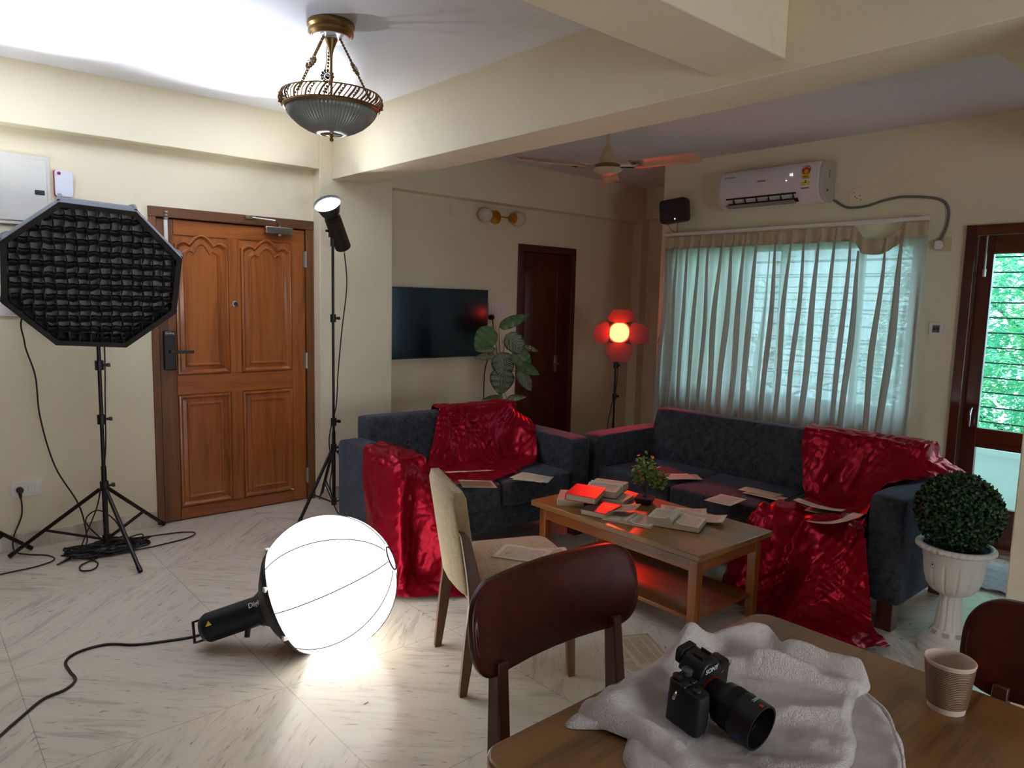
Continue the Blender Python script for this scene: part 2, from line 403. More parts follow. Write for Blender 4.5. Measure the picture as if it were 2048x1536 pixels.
# window wall: window y 1.93..3.92, z .80..2.05 ; balcony door y .74..1.64
T = .2
ww = MB()
ww.box(XW, XW+T, 3.92, 4.10, 0, 2.82).box(XW, XW+T, 1.93, 3.92, 0, .80).box(XW, XW+T, 1.93, 3.92, 2.05, 2.82)
ww.box(XW, XW+T, 1.64, 1.93, 0, 2.82).box(XW, XW+T, .70, 1.64, 2.108, 2.82).box(XW, XW+T, -2.7, .70, 0, 2.82)
struct(ww.build('wall_window', M_wall))
struct(MB().box(XW+T, 6.6, 3.9, 4.1, 0, 2.82).build('wall_alcove_side', M_wall))
# walls out of sight behind the camera
wb = MB(); wb.box(-1.75, .0, -2.7, -2.5, 0, 2.82).box(2.2, XW+.2, -2.7, -2.5, 0, 2.82).box(0, 2.2, -2.7, -2.5, 0, .7).box(0, 2.2, -2.7, -2.5, 1.7, 2.82)  # unseen opening added here to let in fill daylight
struct(wb.build('wall_back', M_wallb))
struct(MB().box(-1.8, X0, -2.7, 5.2, 0, 2.82).build('wall_left', M_wallb))
# skirting
struct(MB().box(X0, 1.3, YW-.014, YW, 0, .095).build('baseboard_entrance', M_skirt, bevel=.002))
struct(MB().box(2.435, 3.052, YC-.014, YC, 0, .095).build('baseboard_column', M_skirt, bevel=.002))
struct(MB().box(3.05, 4.55, YT-.014, YT, 0, .095).box(5.44, 6.29, YT-.014, YT, 0, .095).build('baseboard_television', M_skirt, bevel=.002))
struct(MB().box(XW-.014, XW, 1.70, 4.1, 0, .095).build('baseboard_window', M_skirt, bevel=.002))

# ---- entrance door
def raised(mb, x0, x1, z0, z1, y, arch=False):
    """moulded panel: outer ridge, sunk field, inner ridge; faces -y"""
    def outline(ins, k=16):
        a0, a1, b0, b1 = x0+ins, x1-ins, z0+ins, z1-ins
        top = []
        for i in range(k+1):
            u = i/k
            if arch:
                h = .0
                d = abs(u-.5)
                if d < .22: h = .058*math.cos(d/.22*PI/2)**.8+.012
                else: h = .034*math.sin(min(1, (.5-d)/.28)*PI)*.7+.0
                h = max(h, 0)
            else: h = 0
            top.append((a1+(a0-a1)*u, b1-(.07 if arch else 0)+h))
        return [(a0, b0), (a1, b0)]+top
    rings = [(0, 0), (.004, .012), (.014, .014), (.022, .004), (.030, -.004), (.052, .0), (.060, .010), (.068, .010), (.074, .002)]
    prev = None; b = len(mb.v)
    outs = [[(p[0], y-d, p[1]) for p in outline(ins)] for ins, d in rings]
    n = len(outs[0]); vs = [p for o in outs for p in o]
    fs = [(i*n+k, i*n+(k+1) % n, (i+1)*n+(k+1) % n, (i+1)*n+k) for i in range(len(outs)-1) for k in range(n)]
    fs.append(tuple((len(outs)-1)*n+k for k in range(n)))
    mb._a(vs, fs)
D1 = thing('door_1', 'carved four panel teak entrance door in its frame', 'door', (1.305, YW, 0)); D1['kind'] = 'structure'
dy = -.0
fr = MB().box(.0, .045, -.012, .12, 0, 2.035).box(1.07, 1.13, -.012, .12, 0, 2.035); fr.build('door_frame', M_frame, D1, bevel=.003)
MB().box(0, 1.13, -.016, .12, 2.035, 2.10).build('frame_head', M_frameH, D1, bevel=.003)
leaf = MB(); L0, L1 = .048, 1.066
leaf.box(L0, L1, .012, .05, .006, 2.03)
lf = leaf.build('door_leaf', M_door, D1, bevel=.002)
MB().box(L0+.001, .150, .004, .02, .008, 2.028).build('stile', M_frame, D1, bevel=.002, label='darker left stile of the door')
MB().box(.152, 1.062, .004, .02, 1.93, 2.028).box(.152, .96, .004, .02, .87, 1.0).box(.152, .96, .004, .02, .008, .09).build('rail', M_doorH, D1, bevel=.002)
MB().box(.962, 1.064, .004, .02, .008, 1.93).box(.505, .585, .003, .02, .09, .87).box(.505, .585, .003, .02, 1.0, 1.93).build('stile', M_door, D1, bevel=.002)
for (a, b_, c, d, ar) in ((.155, .502, 1.005, 1.945, True), (.590, .958, 1.005, 1.945, True), (.155, .502, .095, .865, False), (.590, .958, .095, .865, False)):
    pm = MB(); raised(pm, a, b_, c, d, .008, ar); pm.build('panel', M_doorM if 0 else M_door, D1, smooth=30)
# lock
lk = MB().box(.068, .142, -.022, .004, 1.04, 1.30).build('door_lock', M_black, D1, bevel=.008, seg=3)
MB().box(.10, .245, -.062, -.050, 1.152, 1.172).cyl((.105, -.02, 1.162), (.105, -.06, 1.162), .011).build('handle', M_black, lk, bevel=.002)
text('Godrej', .020, (.105, -.0235, 1.285), (PI/2, 0, R(0)), M_white, lk)
MB().lathe([(.022, 0), (.022, .006), (.017, .008), (.014, .004)], (.548, .003, 1.484), 24, axis=(0, -1, 0)).build('peephole', M_steel, D1, smooth=35)
MB().lathe([(.012, 0), (.012, .004), (.0, .005)], (.548, -.002, 1.484), 20, axis=(0, -1, 0)).build('peephole_lens', M_black, D1, smooth=35)
MB().tube([(.105, -.006, 1.75), (.105, -.006, 2.02)], .013, 14).build('tower_bolt', M_white, D1, smooth=40)
bb = MB()
for z in (2.03, 2.05, 2.07): bb.cyl((.105, -.01, z-.006), (.105, -.01, z+.006), .016)
bb.build('bolt_bracket', M_steel, D1, smooth=40)
hm = []
for z in (1.82, 1.07, .19):
    MB().cyl((1.068, -.006, z-.06), (1.068, -.006, z+.06), .008, n=10).box(1.05, 1.068, -.002, .006, z-.055, z+.055).build('hinge', M_steel, D1, smooth=40)
dc = MB().box(.755, .955, -.045, -.004, 1.985, 2.035).build('door_closer', M_white if 0 else M_steel, D1, bevel=.006)
MB().tube([(.86, -.03, 2.035), (.86, -.03, 2.055)], .008).tube([(.86, -.035, 2.055), (.80, -.10, 2.07), (.66, -.02, 2.085)], .007, smooth=1).box(.62, .69, -.03, -.012, 2.075, 2.095).build('closer_arm', M_steel, D1, bevel=.001)
MB().cyl((.86, -.03, 1.985), (.86, -.03, 1.972), .014).build('closer_spindle', M_steel, D1, smooth=40)
MB().cyl((.935, .0, .105), (.932, -.05, .11), .006, n=8).build('door_stop', M_white, D1, smooth=40)

# ---- inner door by the tv
D2 = thing('door_2', 'dark red wooden inner door, closed, between television and corner', 'door', (4.604, YT, 0)); D2['kind'] = 'structure'
MB().box(0, .06, -.02, .15, 0, 2.032).box(.723, .783, -.02, .15, 0, 2.032).box(0, .783, -.02, .15, 2.032, 2.097).build('door_frame', M_mahog, D2, bevel=.004)
MB().box(.06, .723, .085, .12, .005, 2.03).build('door_leaf', M_mahog, D2, bevel=.002)
def inner_panel(z0, z1, arch):
    mb = MB(); x0, x1 = .14, .64; k = 12
    def outl(i):
        top = [(x1-i+(x0-x1+2*i)*q/k, z1-i-(.05 if arch else 0)+(.05*math.sin(PI*q/k) if arch else 0)) for q in range(k+1)]
        return [(x0+i, z0+i), (x1-i, z0+i)]+top
    outs = [[(p[0], .085-d, p[1]) for p in outl(i)] for i, d in ((0, 0), (.006, .01), (.02, .01), (.03, -.004), (.06, .004))]
    n = len(outs[0]); mb._a([p for o in outs for p in o], [(i*n+q, i*n+(q+1) % n, (i+1)*n+(q+1) % n, (i+1)*n+q) for i in range(4) for q in range(n)]+[tuple(4*n+q for q in range(n))])
    mb.build('panel', M_mahog, D2, smooth=30)
inner_panel(.80, 1.92, True); inner_panel(.12, .70, False)
h2 = MB().box(.60, .64, .068, .085, .83, 1.0).build('handle_plate', M_steel, D2, bevel=.004)
MB().cyl((.62, .08, .92), (.62, .03, .92), .009, n=12).tube([(.62, .032, .92), (.53, .028, .918)], .009, 12).build('handle', M_steel, D2, smooth=40)

# ---- balcony door
D3 = thing('door_3', 'dark wooden glazed balcony door behind the topiary', 'door', (XW, .70, 0)); D3['kind'] = 'structure'
MB().box(-.03, .14, .88, .94, 0, 2.108).box(-.03, .14, 0, .06, 0, 2.108).build('door_frame', M_mahog, D3, bevel=.004)
MB().box(-.03, .14, .06, .88, 2.045, 2.108).build('frame_head', M_mahogY, D3, bevel=.004)
MB().box(.03, .07, .788, .878, .02, 2.044).box(.03, .07, .062, .15, .02, 2.044).build('stile', M_mahog, D3, bevel=.004)
MB().box(.03, .07, .15, .788, 1.925, 2.044).box(.03, .07, .15, .788, .665, .795).box(.03, .07, .15, .788, .02, .285).build('rail', M_mahogY, D3, bevel=.004)
MB().box(.046, .052, .148, .79, .79, 1.93).build('pane', M_glass, D3)
MB().box(.046, .052, .148, .79, .28, .67).build('pane', M_glass, D3)
MB().tube([(.026, .82, .93), (-.012, .82, .91), (-.018, .82, .86), (-.012, .82, .81), (.026, .82, .79)], .006, 10, smooth=4).build('handle', M_chrome, D3, smooth=40)
MB().tube([(.02, .83, 1.83), (.02, .83, 2.04)], .008, 10).tube([(.016, .83, 1.78), (.016, .83, 1.83)], .013, 10).build('tower_bolt', M_steel, D3, smooth=40)
struct(MB().box(XW-.10, XW+.2, .72, 1.62, 0, .02).build('trim_threshold', M_skirt, bevel=.003))

# ---- window behind the curtain
W1 = thing('window_1', 'wide window with horizontal bars behind the curtain', 'window', (XW, 1.93, .80)); W1['kind'] = 'structure'
MB().box(.04, .11, 0, .05, 0, 1.25).box(.04, .11, 1.94, 1.99, 0, 1.25).box(.04, .11, .05, 1.94, 0, .05).box(.04, .11, .05, 1.94, 1.2, 1.25).box(.05, .1, .38, .42, .05, 1.2).box(.05, .1, .98, 1.03, .05, 1.2).box(.05, .1, 1.48, 1.52, .05, 1.2).build('window_frame', M_white, W1, bevel=.003)
MB().box(.072, .078, .05, 1.94, .05, 1.2).build('pane', M_glass, W1)
gb = MB()
for i in range(9): gb.cyl((.15, .0, .12+i*.125), (.15, 1.99, .12+i*.125), .006, n=8)
gb.build('grille', M_blackm, W1, smooth=40)
MB().box(-.02, .2, -.02, 2.01, -.03, 0).build('window_sill', M_skirt, W1, bevel=.003)

# ---------------------------------------------------------------- balcony and greenery outside
M_bal = plain('pale_balcony_tile', '#c4cfcf', .4)
struct(MB().box(XW+T, 6.9, -1.5, 3.9, -.10, -.02).build('ground_balcony', M_bal))
struct(MB().box(6.6, 6.75, -1.5, 3.9, -.02, .42).box(6.57, 6.80, -1.5, 3.9, .42, .47).build('wall_parapet', plain('white_parapet', '#d5dcdc', .6), bevel=.004))
gr = thing('balcony_grille', 'black horizontal bar grille on the white balcony parapet', 'grille', (6.68, 1.2, .47))
g1 = MB(); zs = [.08, .2, .32, .44, .56, .68, .8, .92, 1.04, 1.16, 1.28, 1.40, 1.52, 1.64, 1.76, 1.88]
for z in zs: g1.cyl((0, -2.7, z), (0, 2.7, z), .006, n=8)
g1.build('bars', M_blackm, gr, smooth=40)
g2 = MB()
for y in (-2.0, -.95, 1.05, 2.1): MB().box(-.01, .01, y-.012, y+.012, 0, 2.3).build('upright', M_blackm, gr)
def tree(x, y, z0, h, r, n, seed, label, cols):
    rnd = random.Random(seed); t = thing('garden_tree', label, 'tree', (x, y, z0), 0, None)
    tr = MB(); brs = []
    tr.tube([(0, 0, 0), (.05, .05, h*.3), (-.05, .1, h*.55), (.05, 0, h*.85)], [.11, .09, .06, .02], 8, smooth=3)
    for k in range(6):
        a = rnd.uniform(0, 2*PI); z = h*rnd.uniform(.25, .7); e = Vector((math.cos(a)*r*.8, math.sin(a)*r*.8, z+rnd.uniform(.2, .9)))
        tr.tube([(0, .05, z), e*.5+Vector((0, 0, z*.5+.1)), e], [.04, .025, .008], 6, smooth=3); brs.append(e)
    tr.build('trunk', M_bark, t, smooth=50)
    lb = [MB(), MB()]
    for k in range(n):
        # sprays: a twig with paired leaflets
        while 1:
            p = Vector((rnd.uniform(-1, 1), rnd.uniform(-1, 1), rnd.uniform(-1, 1)))
            if p.length < 1: break
        p = Vector((p.x*r, p.y*r, h*.58+p.z*h*.46)); a = rnd.uniform(0, 2*PI); el = rnd.uniform(-.8, .3)
        d = Vector((math.cos(a)*math.cos(el), math.sin(a)*math.cos(el), math.sin(el))); sd = d.cross(Vector((0, 0, 1))).normalized(); L = rnd.uniform(.16, .3)
        mb = lb[rnd.random() < .4]
        for q in range(6):
            c = p+d*L*(q/6)-Vector((0, 0, .02*q*q/6))
            for sg in (-1, 1):
                tip = c+sd*sg*.085+d*.045+Vector((0, 0, rnd.uniform(-.03, .01))); wv = d*.02
                mb._a([c, (c+tip)/2+wv, tip, (c+tip)/2-wv], [(0, 1, 2, 3)])
    lb[0].build('leaves', cols[0], t)['kind'] = 'stuff'; lb[1].build('leaves', cols[1], t)['kind'] = 'stuff'
    return t
M_bark = plain('grey_bark', '#4f4a42', .9)
def leaft(name, a):
    t = NT(name); c = lin(a); t.set(Base_Color=c, Roughness=.5)
    tr_ = t.n('ShaderNodeBsdfTranslucent'); tr_.inputs[0].default_value = c; mx = t.n('ShaderNodeMixShader'); mx.inputs[0].default_value = .5
    t.l(t.b.outputs[0], mx.inputs[1]); t.l(tr_.outputs[0], mx.inputs[2]); t.l(mx.outputs[0], t.o.inputs[0]); return t.m
LA, LB = leaft('bright_leaf', '#a2dfae'), leaft('blue_green_leaf', '#72c4a6')
tree(8.9, 1.9, -2.6, 5.8, 1.7, 5200, 1, 'feathery green garden tree seen through the balcony door glass', (LA, LB))
tree(9.6, -1.9, -2.6, 5.6, 1.8, 900, 2, 'feathery green tree outside, right of the balcony door view', (LA, LB))
tree(11.6, 6.6, -2.6, 5.0, 1.9, 500, 3, 'green tree outside glowing through the curtained window', (LB, LA))
struct(MB().box(6.9, 30, -20, 25, -3.0, -2.6).build('ground_garden', plain('garden_soil_grass', '#4d7a45', .9)))

# ================================================================ studio lights
M_glow = emis('glowing_globe_cloth', (1., .97, .90, 1), 1.35)
M_disc = emis('lit_reflector_face', (.93, .97, 1., 1), 30.)
M_red = emis('red_lamp_face', (1., .018, .005, 1), 26.)
M_fab = linen('softbox_fabric', '#4d535f', '#383d48', 60, .2, .6)
M_silver = plain('silver_lining', '#c9c9c9', .3, .6)
def stand(t, H, hub, spread, az0, rmain=.0135, collars=(), foot_h=.03, brace_z=.12):
    """three-legged stand at the origin of t; hub = height where the legs meet"""
    MB().cyl((0, 0, .05), (0, 0, hub+.12), rmain, n=14).cyl((0, 0, hub+.1), (0, 0, H), rmain*.72, n=14).build('pole', M_blackm, t, smooth=40)
    for z in (hub,)+tuple(collars):
        cm = MB().cyl((0, 0, z-.028), (0, 0, z+.028), rmain*1.55, n=14).cyl((0, 0, z), (rmain*3.2, 0, z), rmain*.5, n=10).cbox((rmain*3.2, 0, z), (.014, .03, .02))
        cm.build('collar', M_black, t, smooth=40)
    for k in range(3):
        a = az0+k*2*PI/3; d = Vector((math.cos(a), math.sin(a), 0)); sd = Vector((-d.y, d.x, 0))
        f = d*spread+Vector((0, 0, .012)); h = d*.025+Vector((0, 0, hub-.02))
        lg = MB().tube([h, f], [.0115, .0115], 10).cyl(f-(f-h).normalized()*.03, f+(f-h).normalized()*.004, .0135, n=10).build('leg', M_blackm, t, smooth=40)
        q = h+(f-h)*.62; b = Vector((0, 0, .075))+d*.02
        MB().tube([q+sd*.008, b+sd*.008], .005, 8).tube([q-sd*.008, b-sd*.008], .005, 8).build('brace', M_blackm, lg, smooth=40)
    MB().cyl((0, 0, .05), (0, 0, .10), rmain*1.5, n=14).build('lower_collar', M_black, t, smooth=40)

# ---- softbox on its stand
SB = thing('softbox_light', 'black octagonal softbox with fabric grid on tripod stand near carved door', 'studio light', (.93, 4.72, 0))
stand(SB, 1.68, .40, .50, R(-83), .015, (.80, 1.12))
oc = Vector((.875, 4.454, 1.61))-Vector((.93, 4.72, 0)); az, el = R(-99.8), R(-27)
nn = Vector((math.cos(el)*math.cos(az), math.cos(el)*math.sin(az), math.sin(el))); hh = nn.cross(Vector((0, 0, 1))).normalized(); uu = hh.cross(nn)
RO = .452
def OP(x, y, z=0): return oc+hh*(-x)*1+uu*y+nn*z      # x to the viewer's right is -hh
def octo(r, z): return [OP(r*math.cos(R(112.5-45*k-3.4))*-1*-1, r*math.sin(R(112.5-45*k-3.4)), z) for k in range(8)]
sgn = 1
# check the handedness: +x must point to the right seen from the front (towards -n)
o0, o1, o2 = octo(RO, 0), octo(RO, -.05), octo(.11, -.36)
sh = MB()
def ringfaces(mb, rings):
    b = len(mb.v); n = len(rings[0]); mb._a([p for r_ in rings for p in r_], [(i*n+k, i*n+(k+1) % n, (i+1)*n+(k+1) % n, (i+1)*n+k) for i in range(len(rings)-1) for k in range(n)])
mid = []
for k in range(8):   # shell panels sag a little between the rods
    pass
ringfaces(sh, [o0, octo(RO*1.0, -.05), octo(RO*.965, -.11), octo(RO*.86, -.18), octo(.27, -.28), o2])
sh.build('shell', M_fab, SB, solid=.004)
rim = MB(); oi = octo(RO*.935, .0)
ringfaces(rim, [octo(RO*1.003, -.03), octo(RO*1.003, .004), oi, octo(RO*.945, -.03)]); rim.build('rim_band', M_black, SB)
rb = MB()
for k in range(8): rb.tube([octo(RO, -.02)[k], octo(RO*1.0, -.06)[k], octo(RO*.975, -.11)[k], octo(RO*.87, -.185)[k], octo(.28, -.28)[k], o2[k]], .009, 8, smooth=3)
rb.build('ribs', M_fab, SB, smooth=40)
df = MB(); df._a(octo(RO*.93, -.10), [tuple(range(8))]); df.build('diffuser', linen('grey_diffuser', '#c4c0bc', '#aaa6a2', 30, .1), SB)
def chord(c, horiz):
    """extent of the octagon along a line at offset c"""
    A = RO*.94*math.cos(PI/8); rr = R(-3.4)
    best = [-9, 9]
    for k in range(8):
        a = R(45*k)+rr; nx, ny = math.cos(a), math.sin(a)
        q, s_ = (nx, ny) if horiz else (ny, nx)
        if abs(q) < 1e-6: continue
        t_ = (A-s_*c)/q
        if q > 0: best[1] = min(best[1], t_)
        else: best[0] = max(best[0], t_)
    return best
gm = MB(); rg = random.Random(3)
for i in range(13):
    c = -.395+i*.79/12; a, b_ = chord(c, True)
    if b_-a < .05: continue
    ph = rg.uniform(0, 6)
    def fn(u, v, a=a, b_=b_, c=c, ph=ph):
        x = a+(b_-a)*u; return OP(x, c+.006*math.sin(x*50+ph)*(1-v)+.003*math.sin(x*110+ph), -.004-.072*v)
    gm.grid(fn, 48, 2)
for i in range(16):
    c = -.39+i*.78/15; a, b_ = chord(c, False); ph = rg.uniform(0, 6)
    def fn(u, v, a=a, b_=b_, c=c, ph=ph):
        y = a+(b_-a)*u; return OP(c+.006*math.sin(y*50+ph)*(1-v), y, -.004-.072*v)
    gm.grid(fn, 48, 2)
gm.build('fabric_grid', linen('grid_fabric', '#1c1c20', '#121215', 60, .2), SB, smooth=60, solid=.0035)
hd = MB(); bq = oc-nn*.36
hd.cyl(bq, bq-nn*.10, .075, .068, 24).cyl(bq-nn*.10, bq-nn*.22, .062, n=24).build('light_head', M_black, SB, smooth=40)
MB().tube([(0, 0, 1.66), bq-nn*.07+Vector((.0, 0, -.07)), bq-nn*.07], .013, 10).build('head_bracket', M_blackm, SB, smooth=40)

# ---- tall stand with the reflector pointing at the ceiling
TS = thing('reflector_light', 'tall black stand light shining up at the ceiling beside the carved door', 'studio light', (2.385, 4.65, 0))
stand(TS, 2.02, .47, .34, R(200), .013, (.66, 1.40), )
ax = Vector((-.51, -.41, .68)).normalized()
c0 = Vector((.035, -.01, 1.99))
MB().cyl(c0-ax*.12, c0+ax*.13, .056, n=28).cyl(c0+ax*.13, c0+ax*.15, .048, n=28).build('lamp_body', M_black, TS, smooth=40)
c1 = c0+ax*.15
MB().open_lathe([(.045, 0), (.060, .02), (.072, .05), (.088, .10), (.092, .104), (.084, .098), (.066, .05), (.04, .012)], c1, 36, axis=ax).build('reflector', M_blackm, TS, smooth=40)
MB().lathe([(1e-4, 0), (.079, 0.), (.079, .002), (1e-4, .002)], c1+ax*.088, 32, axis=ax).build('lit_face', M_disc, TS)
MB().tube([(0, 0, 1.90), (0, 0, 1.985)], .017, 12).cbox((0, -.0, 1.985), (.05, .03, .05)).cyl((-.06, -.02, 2.0), (.05, 0, 2.0), .009, n=10).build('head_bracket', M_black, TS, smooth=40)
MB().cyl(c0-ax*.12, c0-ax*.165+Vector((0, 0, -.01)), .007, n=8).build('strap', M_steel, TS)
MB().tube([c0-ax*.11, c0-ax*.17+Vector((0, 0, -.04)), (.09, -.03, 1.62), (.055, -.02, 1.3), (.03, -.01, 1.0), (.01, -.02, .78), (-.05, -.03, .55), (-.04, -.05, .35), (-.06, -.06, .2), (-.02, -.12, .008), (.1, -.2, .008)], .0045, 8, smooth=8).build('power_cord', M_rubber, TS, smooth=60)
lamp('SPOT', 'reflector_beam', Vector((2.385, 4.65, 0))+c1+ax*.10, 165, (.76, .86, 1.), to=(1.70, 4.2, 2.81), spot_size=R(76), spot_blend=.9, shadow_soft_size=.06)

# ---- third stand, mostly outside the picture on the left
S3 = thing('stand_light', 'black light stand at the left edge, one leg by the wall socket', 'studio light', (.20, 4.68, 0))
stand(S3, 1.75, .40, .50, R(40), .015, (.80, 1.12))
ax3 = Vector((.22, -.22, .95)).normalized(); c3 = Vector((0, 0, 1.80))
MB().cyl(c3-ax3*.1, c3+ax3*.12, .056, n=28).build('lamp_body', M_black, S3, smooth=40)
MB().open_lathe([(.045, 0), (.072, .05), (.088, .10), (.092, .104), (.084, .098), (.04, .012)], c3+ax3*.12, 36, axis=ax3).build('reflector', M_blackm, S3, smooth=40)
MB().lathe([(1e-4, 0), (.079, 0.), (.079, .002), (1e-4, .002)], c3+ax3*.20, 32, axis=ax3).build('lit_face', M_disc, S3)
lamp('SPOT', 'reflector_beam', Vector((.20, 4.68, 0))+c3+ax3*.22, 165, (.76, .86, 1.), to=(.62, 4.1, 2.81), spot_size=R(76), spot_blend=.9, shadow_soft_size=.06)

# ---- red barn-door light
RL = thing('red_barn_door_light', 'red glowing studio lamp with four barn door flaps in far corner', 'studio light', (4.91, 4.2, 0))
stand(RL, 1.24, .36, .40, R(80), .012, (.72, 1.0))
axr = Vector((-.63, -.76, -.10)).normalized(); cr = Vector((-.07, -.085, 1.30))
hr = axr.cross(Vector((0, 0, 1))).normalized(); ur = hr.cross(axr)
MB().cyl(cr-axr*.16, cr-axr*.01, .062, n=24).build('lamp_body', M_black, RL, smooth=40)
MB().open_lathe([(.055, -.03), (.094, 0), (.102, .012), (.098, .016), (.092, .006)], cr, 36, axis=axr).build('reflector', M_blackm, RL, smooth=40)
MB().lathe([(1e-4, 0), (.088, 0.), (.088, .002), (1e-4, .002)], cr+axr*.004, 32, axis=axr).build('lit_face', M_red, RL)
M_flap = plain('lightened_flap_metal', '#4a4a4a', .6)  # black flaps lightened to grey so they show more red light
lamp('POINT', 'red_wall_fill', Vector((4.91, 4.2, 0))+cr-axr*.10+Vector((0, 0, .11)), .45, (1., .03, .01), shadow_soft_size=.03)  # added point lamp outside the lamp body, reddens the corner walls
for k, (dx, dz, wd, ln) in enumerate(((1, 0, .20, .19), (-1, 0, .20, .19), (0, 1, .25, .16), (0, -1, .25, .19))):
    o = hr*dx+ur*dz; s_ = hr*dz+ur*dx; e = (o*.80+axr*.60).normalized()
    b = cr+axr*.012+o*.085; w1, w2 = wd*.40, wd*.5
    fm = MB(); fm._a([b-s_*w1, b+s_*w1, b+s_*w2+e*ln*.35, b+s_*w1*.8+e*ln*1., b-s_*w1*.8+e*ln*1., b-s_*w2+e*ln*.35], [(0, 1, 2, 3, 4, 5)])
    fm.build('barn_door', M_flap, RL, solid=.002)
MB().tube([(0, 0, 1.22), cr-axr*.08+Vector((0, 0, -.06)), cr-axr*.08], .011, 10).build('head_bracket', M_blackm, RL, smooth=40)
MB().tube([cr-axr*.15, cr-axr*.17+Vector((0, 0, -.1)), (.03, 0, 1.05), (.02, .0, .8), (-.03, 0, .65), (-.1, -.02, .45), (-.12, -.05, .2), (-.1, -.2, .006)], .004, 8, smooth=6).build('power_cord', M_rubber, RL, smooth=60)
lamp('SPOT', 'red_beam', Vector((4.91, 4.2, 0))+cr+axr*.03, 22, (1., .018, .006), to=(2.95, 2.35, .40), spot_size=R(50), spot_blend=.6, shadow_soft_size=.08)

# ---- globe lantern on the floor
G = Vector((1.41, 2.80, .297)); GR = .297
GL = thing('lantern_globe_light', 'glowing white cloth globe light with black body lying on the floor', 'studio light', (G.x, G.y, 0))
gd = Vector((-.70, .54, -.37)).normalized()                    # from globe centre to the black body
gc = Vector((0, 0, G.z))
q = gd.to_track_quat('Z', 'Y').to_matrix()
def globe_mod(a, i, r, z): return 1+.012*abs(math.cos(a*4))-.006
gm_ = MB(); prof = [(max(1e-4, GR*math.sin(t_)), -GR*math.cos(t_)*1.0) for t_ in [PI*i/22*.745 for i in range(23)]]
gm_.open_lathe(prof, gc, 64, axis=gd, mod=globe_mod); gm_.build('globe', M_glow, GL, smooth=60)
sm = MB()
for k in range(8):
    a = 2*PI*k/8+.15; sm.tube([gc+q @ Vector((math.cos(a)*GR*1.009*math.sin(t_), math.sin(a)*GR*1.009*math.sin(t_), -GR*1.009*math.cos(t_))) for t_ in [PI*(.07+.65*i/20) for i in range(21)]], .0023, 5)
sm.build('seam', plain('grey_seam_thread', '#2a2a2a'), GL)
MB().tube([gc+q @ Vector((math.cos(2*PI*k/24)*.052, math.sin(2*PI*k/24)*.052, -GR*.99)) for k in range(24)], .004, 6, closed=True).build('end_ring', M_black, GL)
t8 = PI*.80; r8, z8 = GR*math.sin(t8), -GR*math.cos(t8)
MB().open_lathe([(GR*math.sin(PI*.69)*1.014, -GR*math.cos(PI*.69)*1.014), (GR*math.sin(PI*.735)*1.016, -GR*math.cos(PI*.735)*1.016), (.150, .252), (.090, .284), (.078, .305)], gc, 40, axis=gd).build('skirt', M_black, GL, smooth=50, solid=.002)
bd = gc+gd*.296
bdir = Vector((-.68, .57, -.33)).normalized()
LB_ = MB().cyl(bd, bd+bdir*.025, .072, n=28).cyl(bd+bdir*.02, bd+bdir*.27, .064, n=28).cyl(bd+bdir*.27, bd+bdir*.29, .064, .054, n=28).build('lamp_body', plain('blue_black_metal', '#151b26', .4, .3), GL, smooth=40)
qb = bdir.to_track_quat('Z', 'Y').to_matrix()
vm = MB(); vm2 = MB()
def bodypt(a, s_, r=.0645): return bd+qb @ Vector((math.cos(a)*r, math.sin(a)*r, s_))
# direction on the barrel that faces the viewer
view = Vector((-.55, -.62, .55)); vl = qb.transposed() @ view; av = math.atan2(vl.y, vl.x)
def patch(mb, a, s_, da, ds, r=.0652):
    mb._a([bodypt(a-da, s_-ds, r), bodypt(a+da, s_-ds, r), bodypt(a+da, s_+ds, r), bodypt(a-da, s_+ds, r)], [(0, 1, 2, 3)])
for i in range(5):
    for j in range(7): patch(vm, av+.35-.14*i, .06+.017*j, .03, .006)
for i in range(6):
    for j in range(5): patch(vm2, av+.4-.14*i, .20+.010*j, .012, .0018)
vm.build('vent_slots', M_rubber, LB_); vm2.build('vent_holes', M_rubber, LB_)
ws = MB(); ws._a([bodypt(av-.05+.22, .235, .0656), bodypt(av-.05-.12, .22, .0656), bodypt(av-.05-.12, .25, .0656)], [(0, 1, 2)]); ws.build('warning_sticker', plain('yellow_sticker', '#e0c020', .5), LB_)
e0 = bd+bdir*.295; s1 = qb @ Vector((math.cos(av+PI/2), math.sin(av+PI/2), 0))
MB().tube([e0+s1*.045-bdir*.01, e0+s1*.045+bdir*.045, e0-s1*.045+bdir*.045, e0-s1*.045-bdir*.01], .007, 8).build('handle', M_black, GL, smooth=40)
MB().cyl(bd+bdir*.09+Vector((0, -.01, -.05)), bd+bdir*.10+Vector((0, -.02, -.093)), .012, n=12).build('stand_mount', M_black, GL, smooth=40)
tp = gc+gd*(z8+.045); nv = qb @ Vector((math.cos(av), math.sin(av), 0))
tx = text('Digitek', .030, (0, 0, 0), (0, 0, 0), M_white, GL, bold=.0005)
xax = (-gd).normalized(); zax = (nv+gd*.45).normalized(); zax = (zax-xax*zax.dot(xax)).normalized(); yax = zax.cross(xax)
mm = Matrix((xax, yax, zax)).transposed().to_4x4(); mm.translation = gc+gd*.276+nv*.118; tx.matrix_local = mm
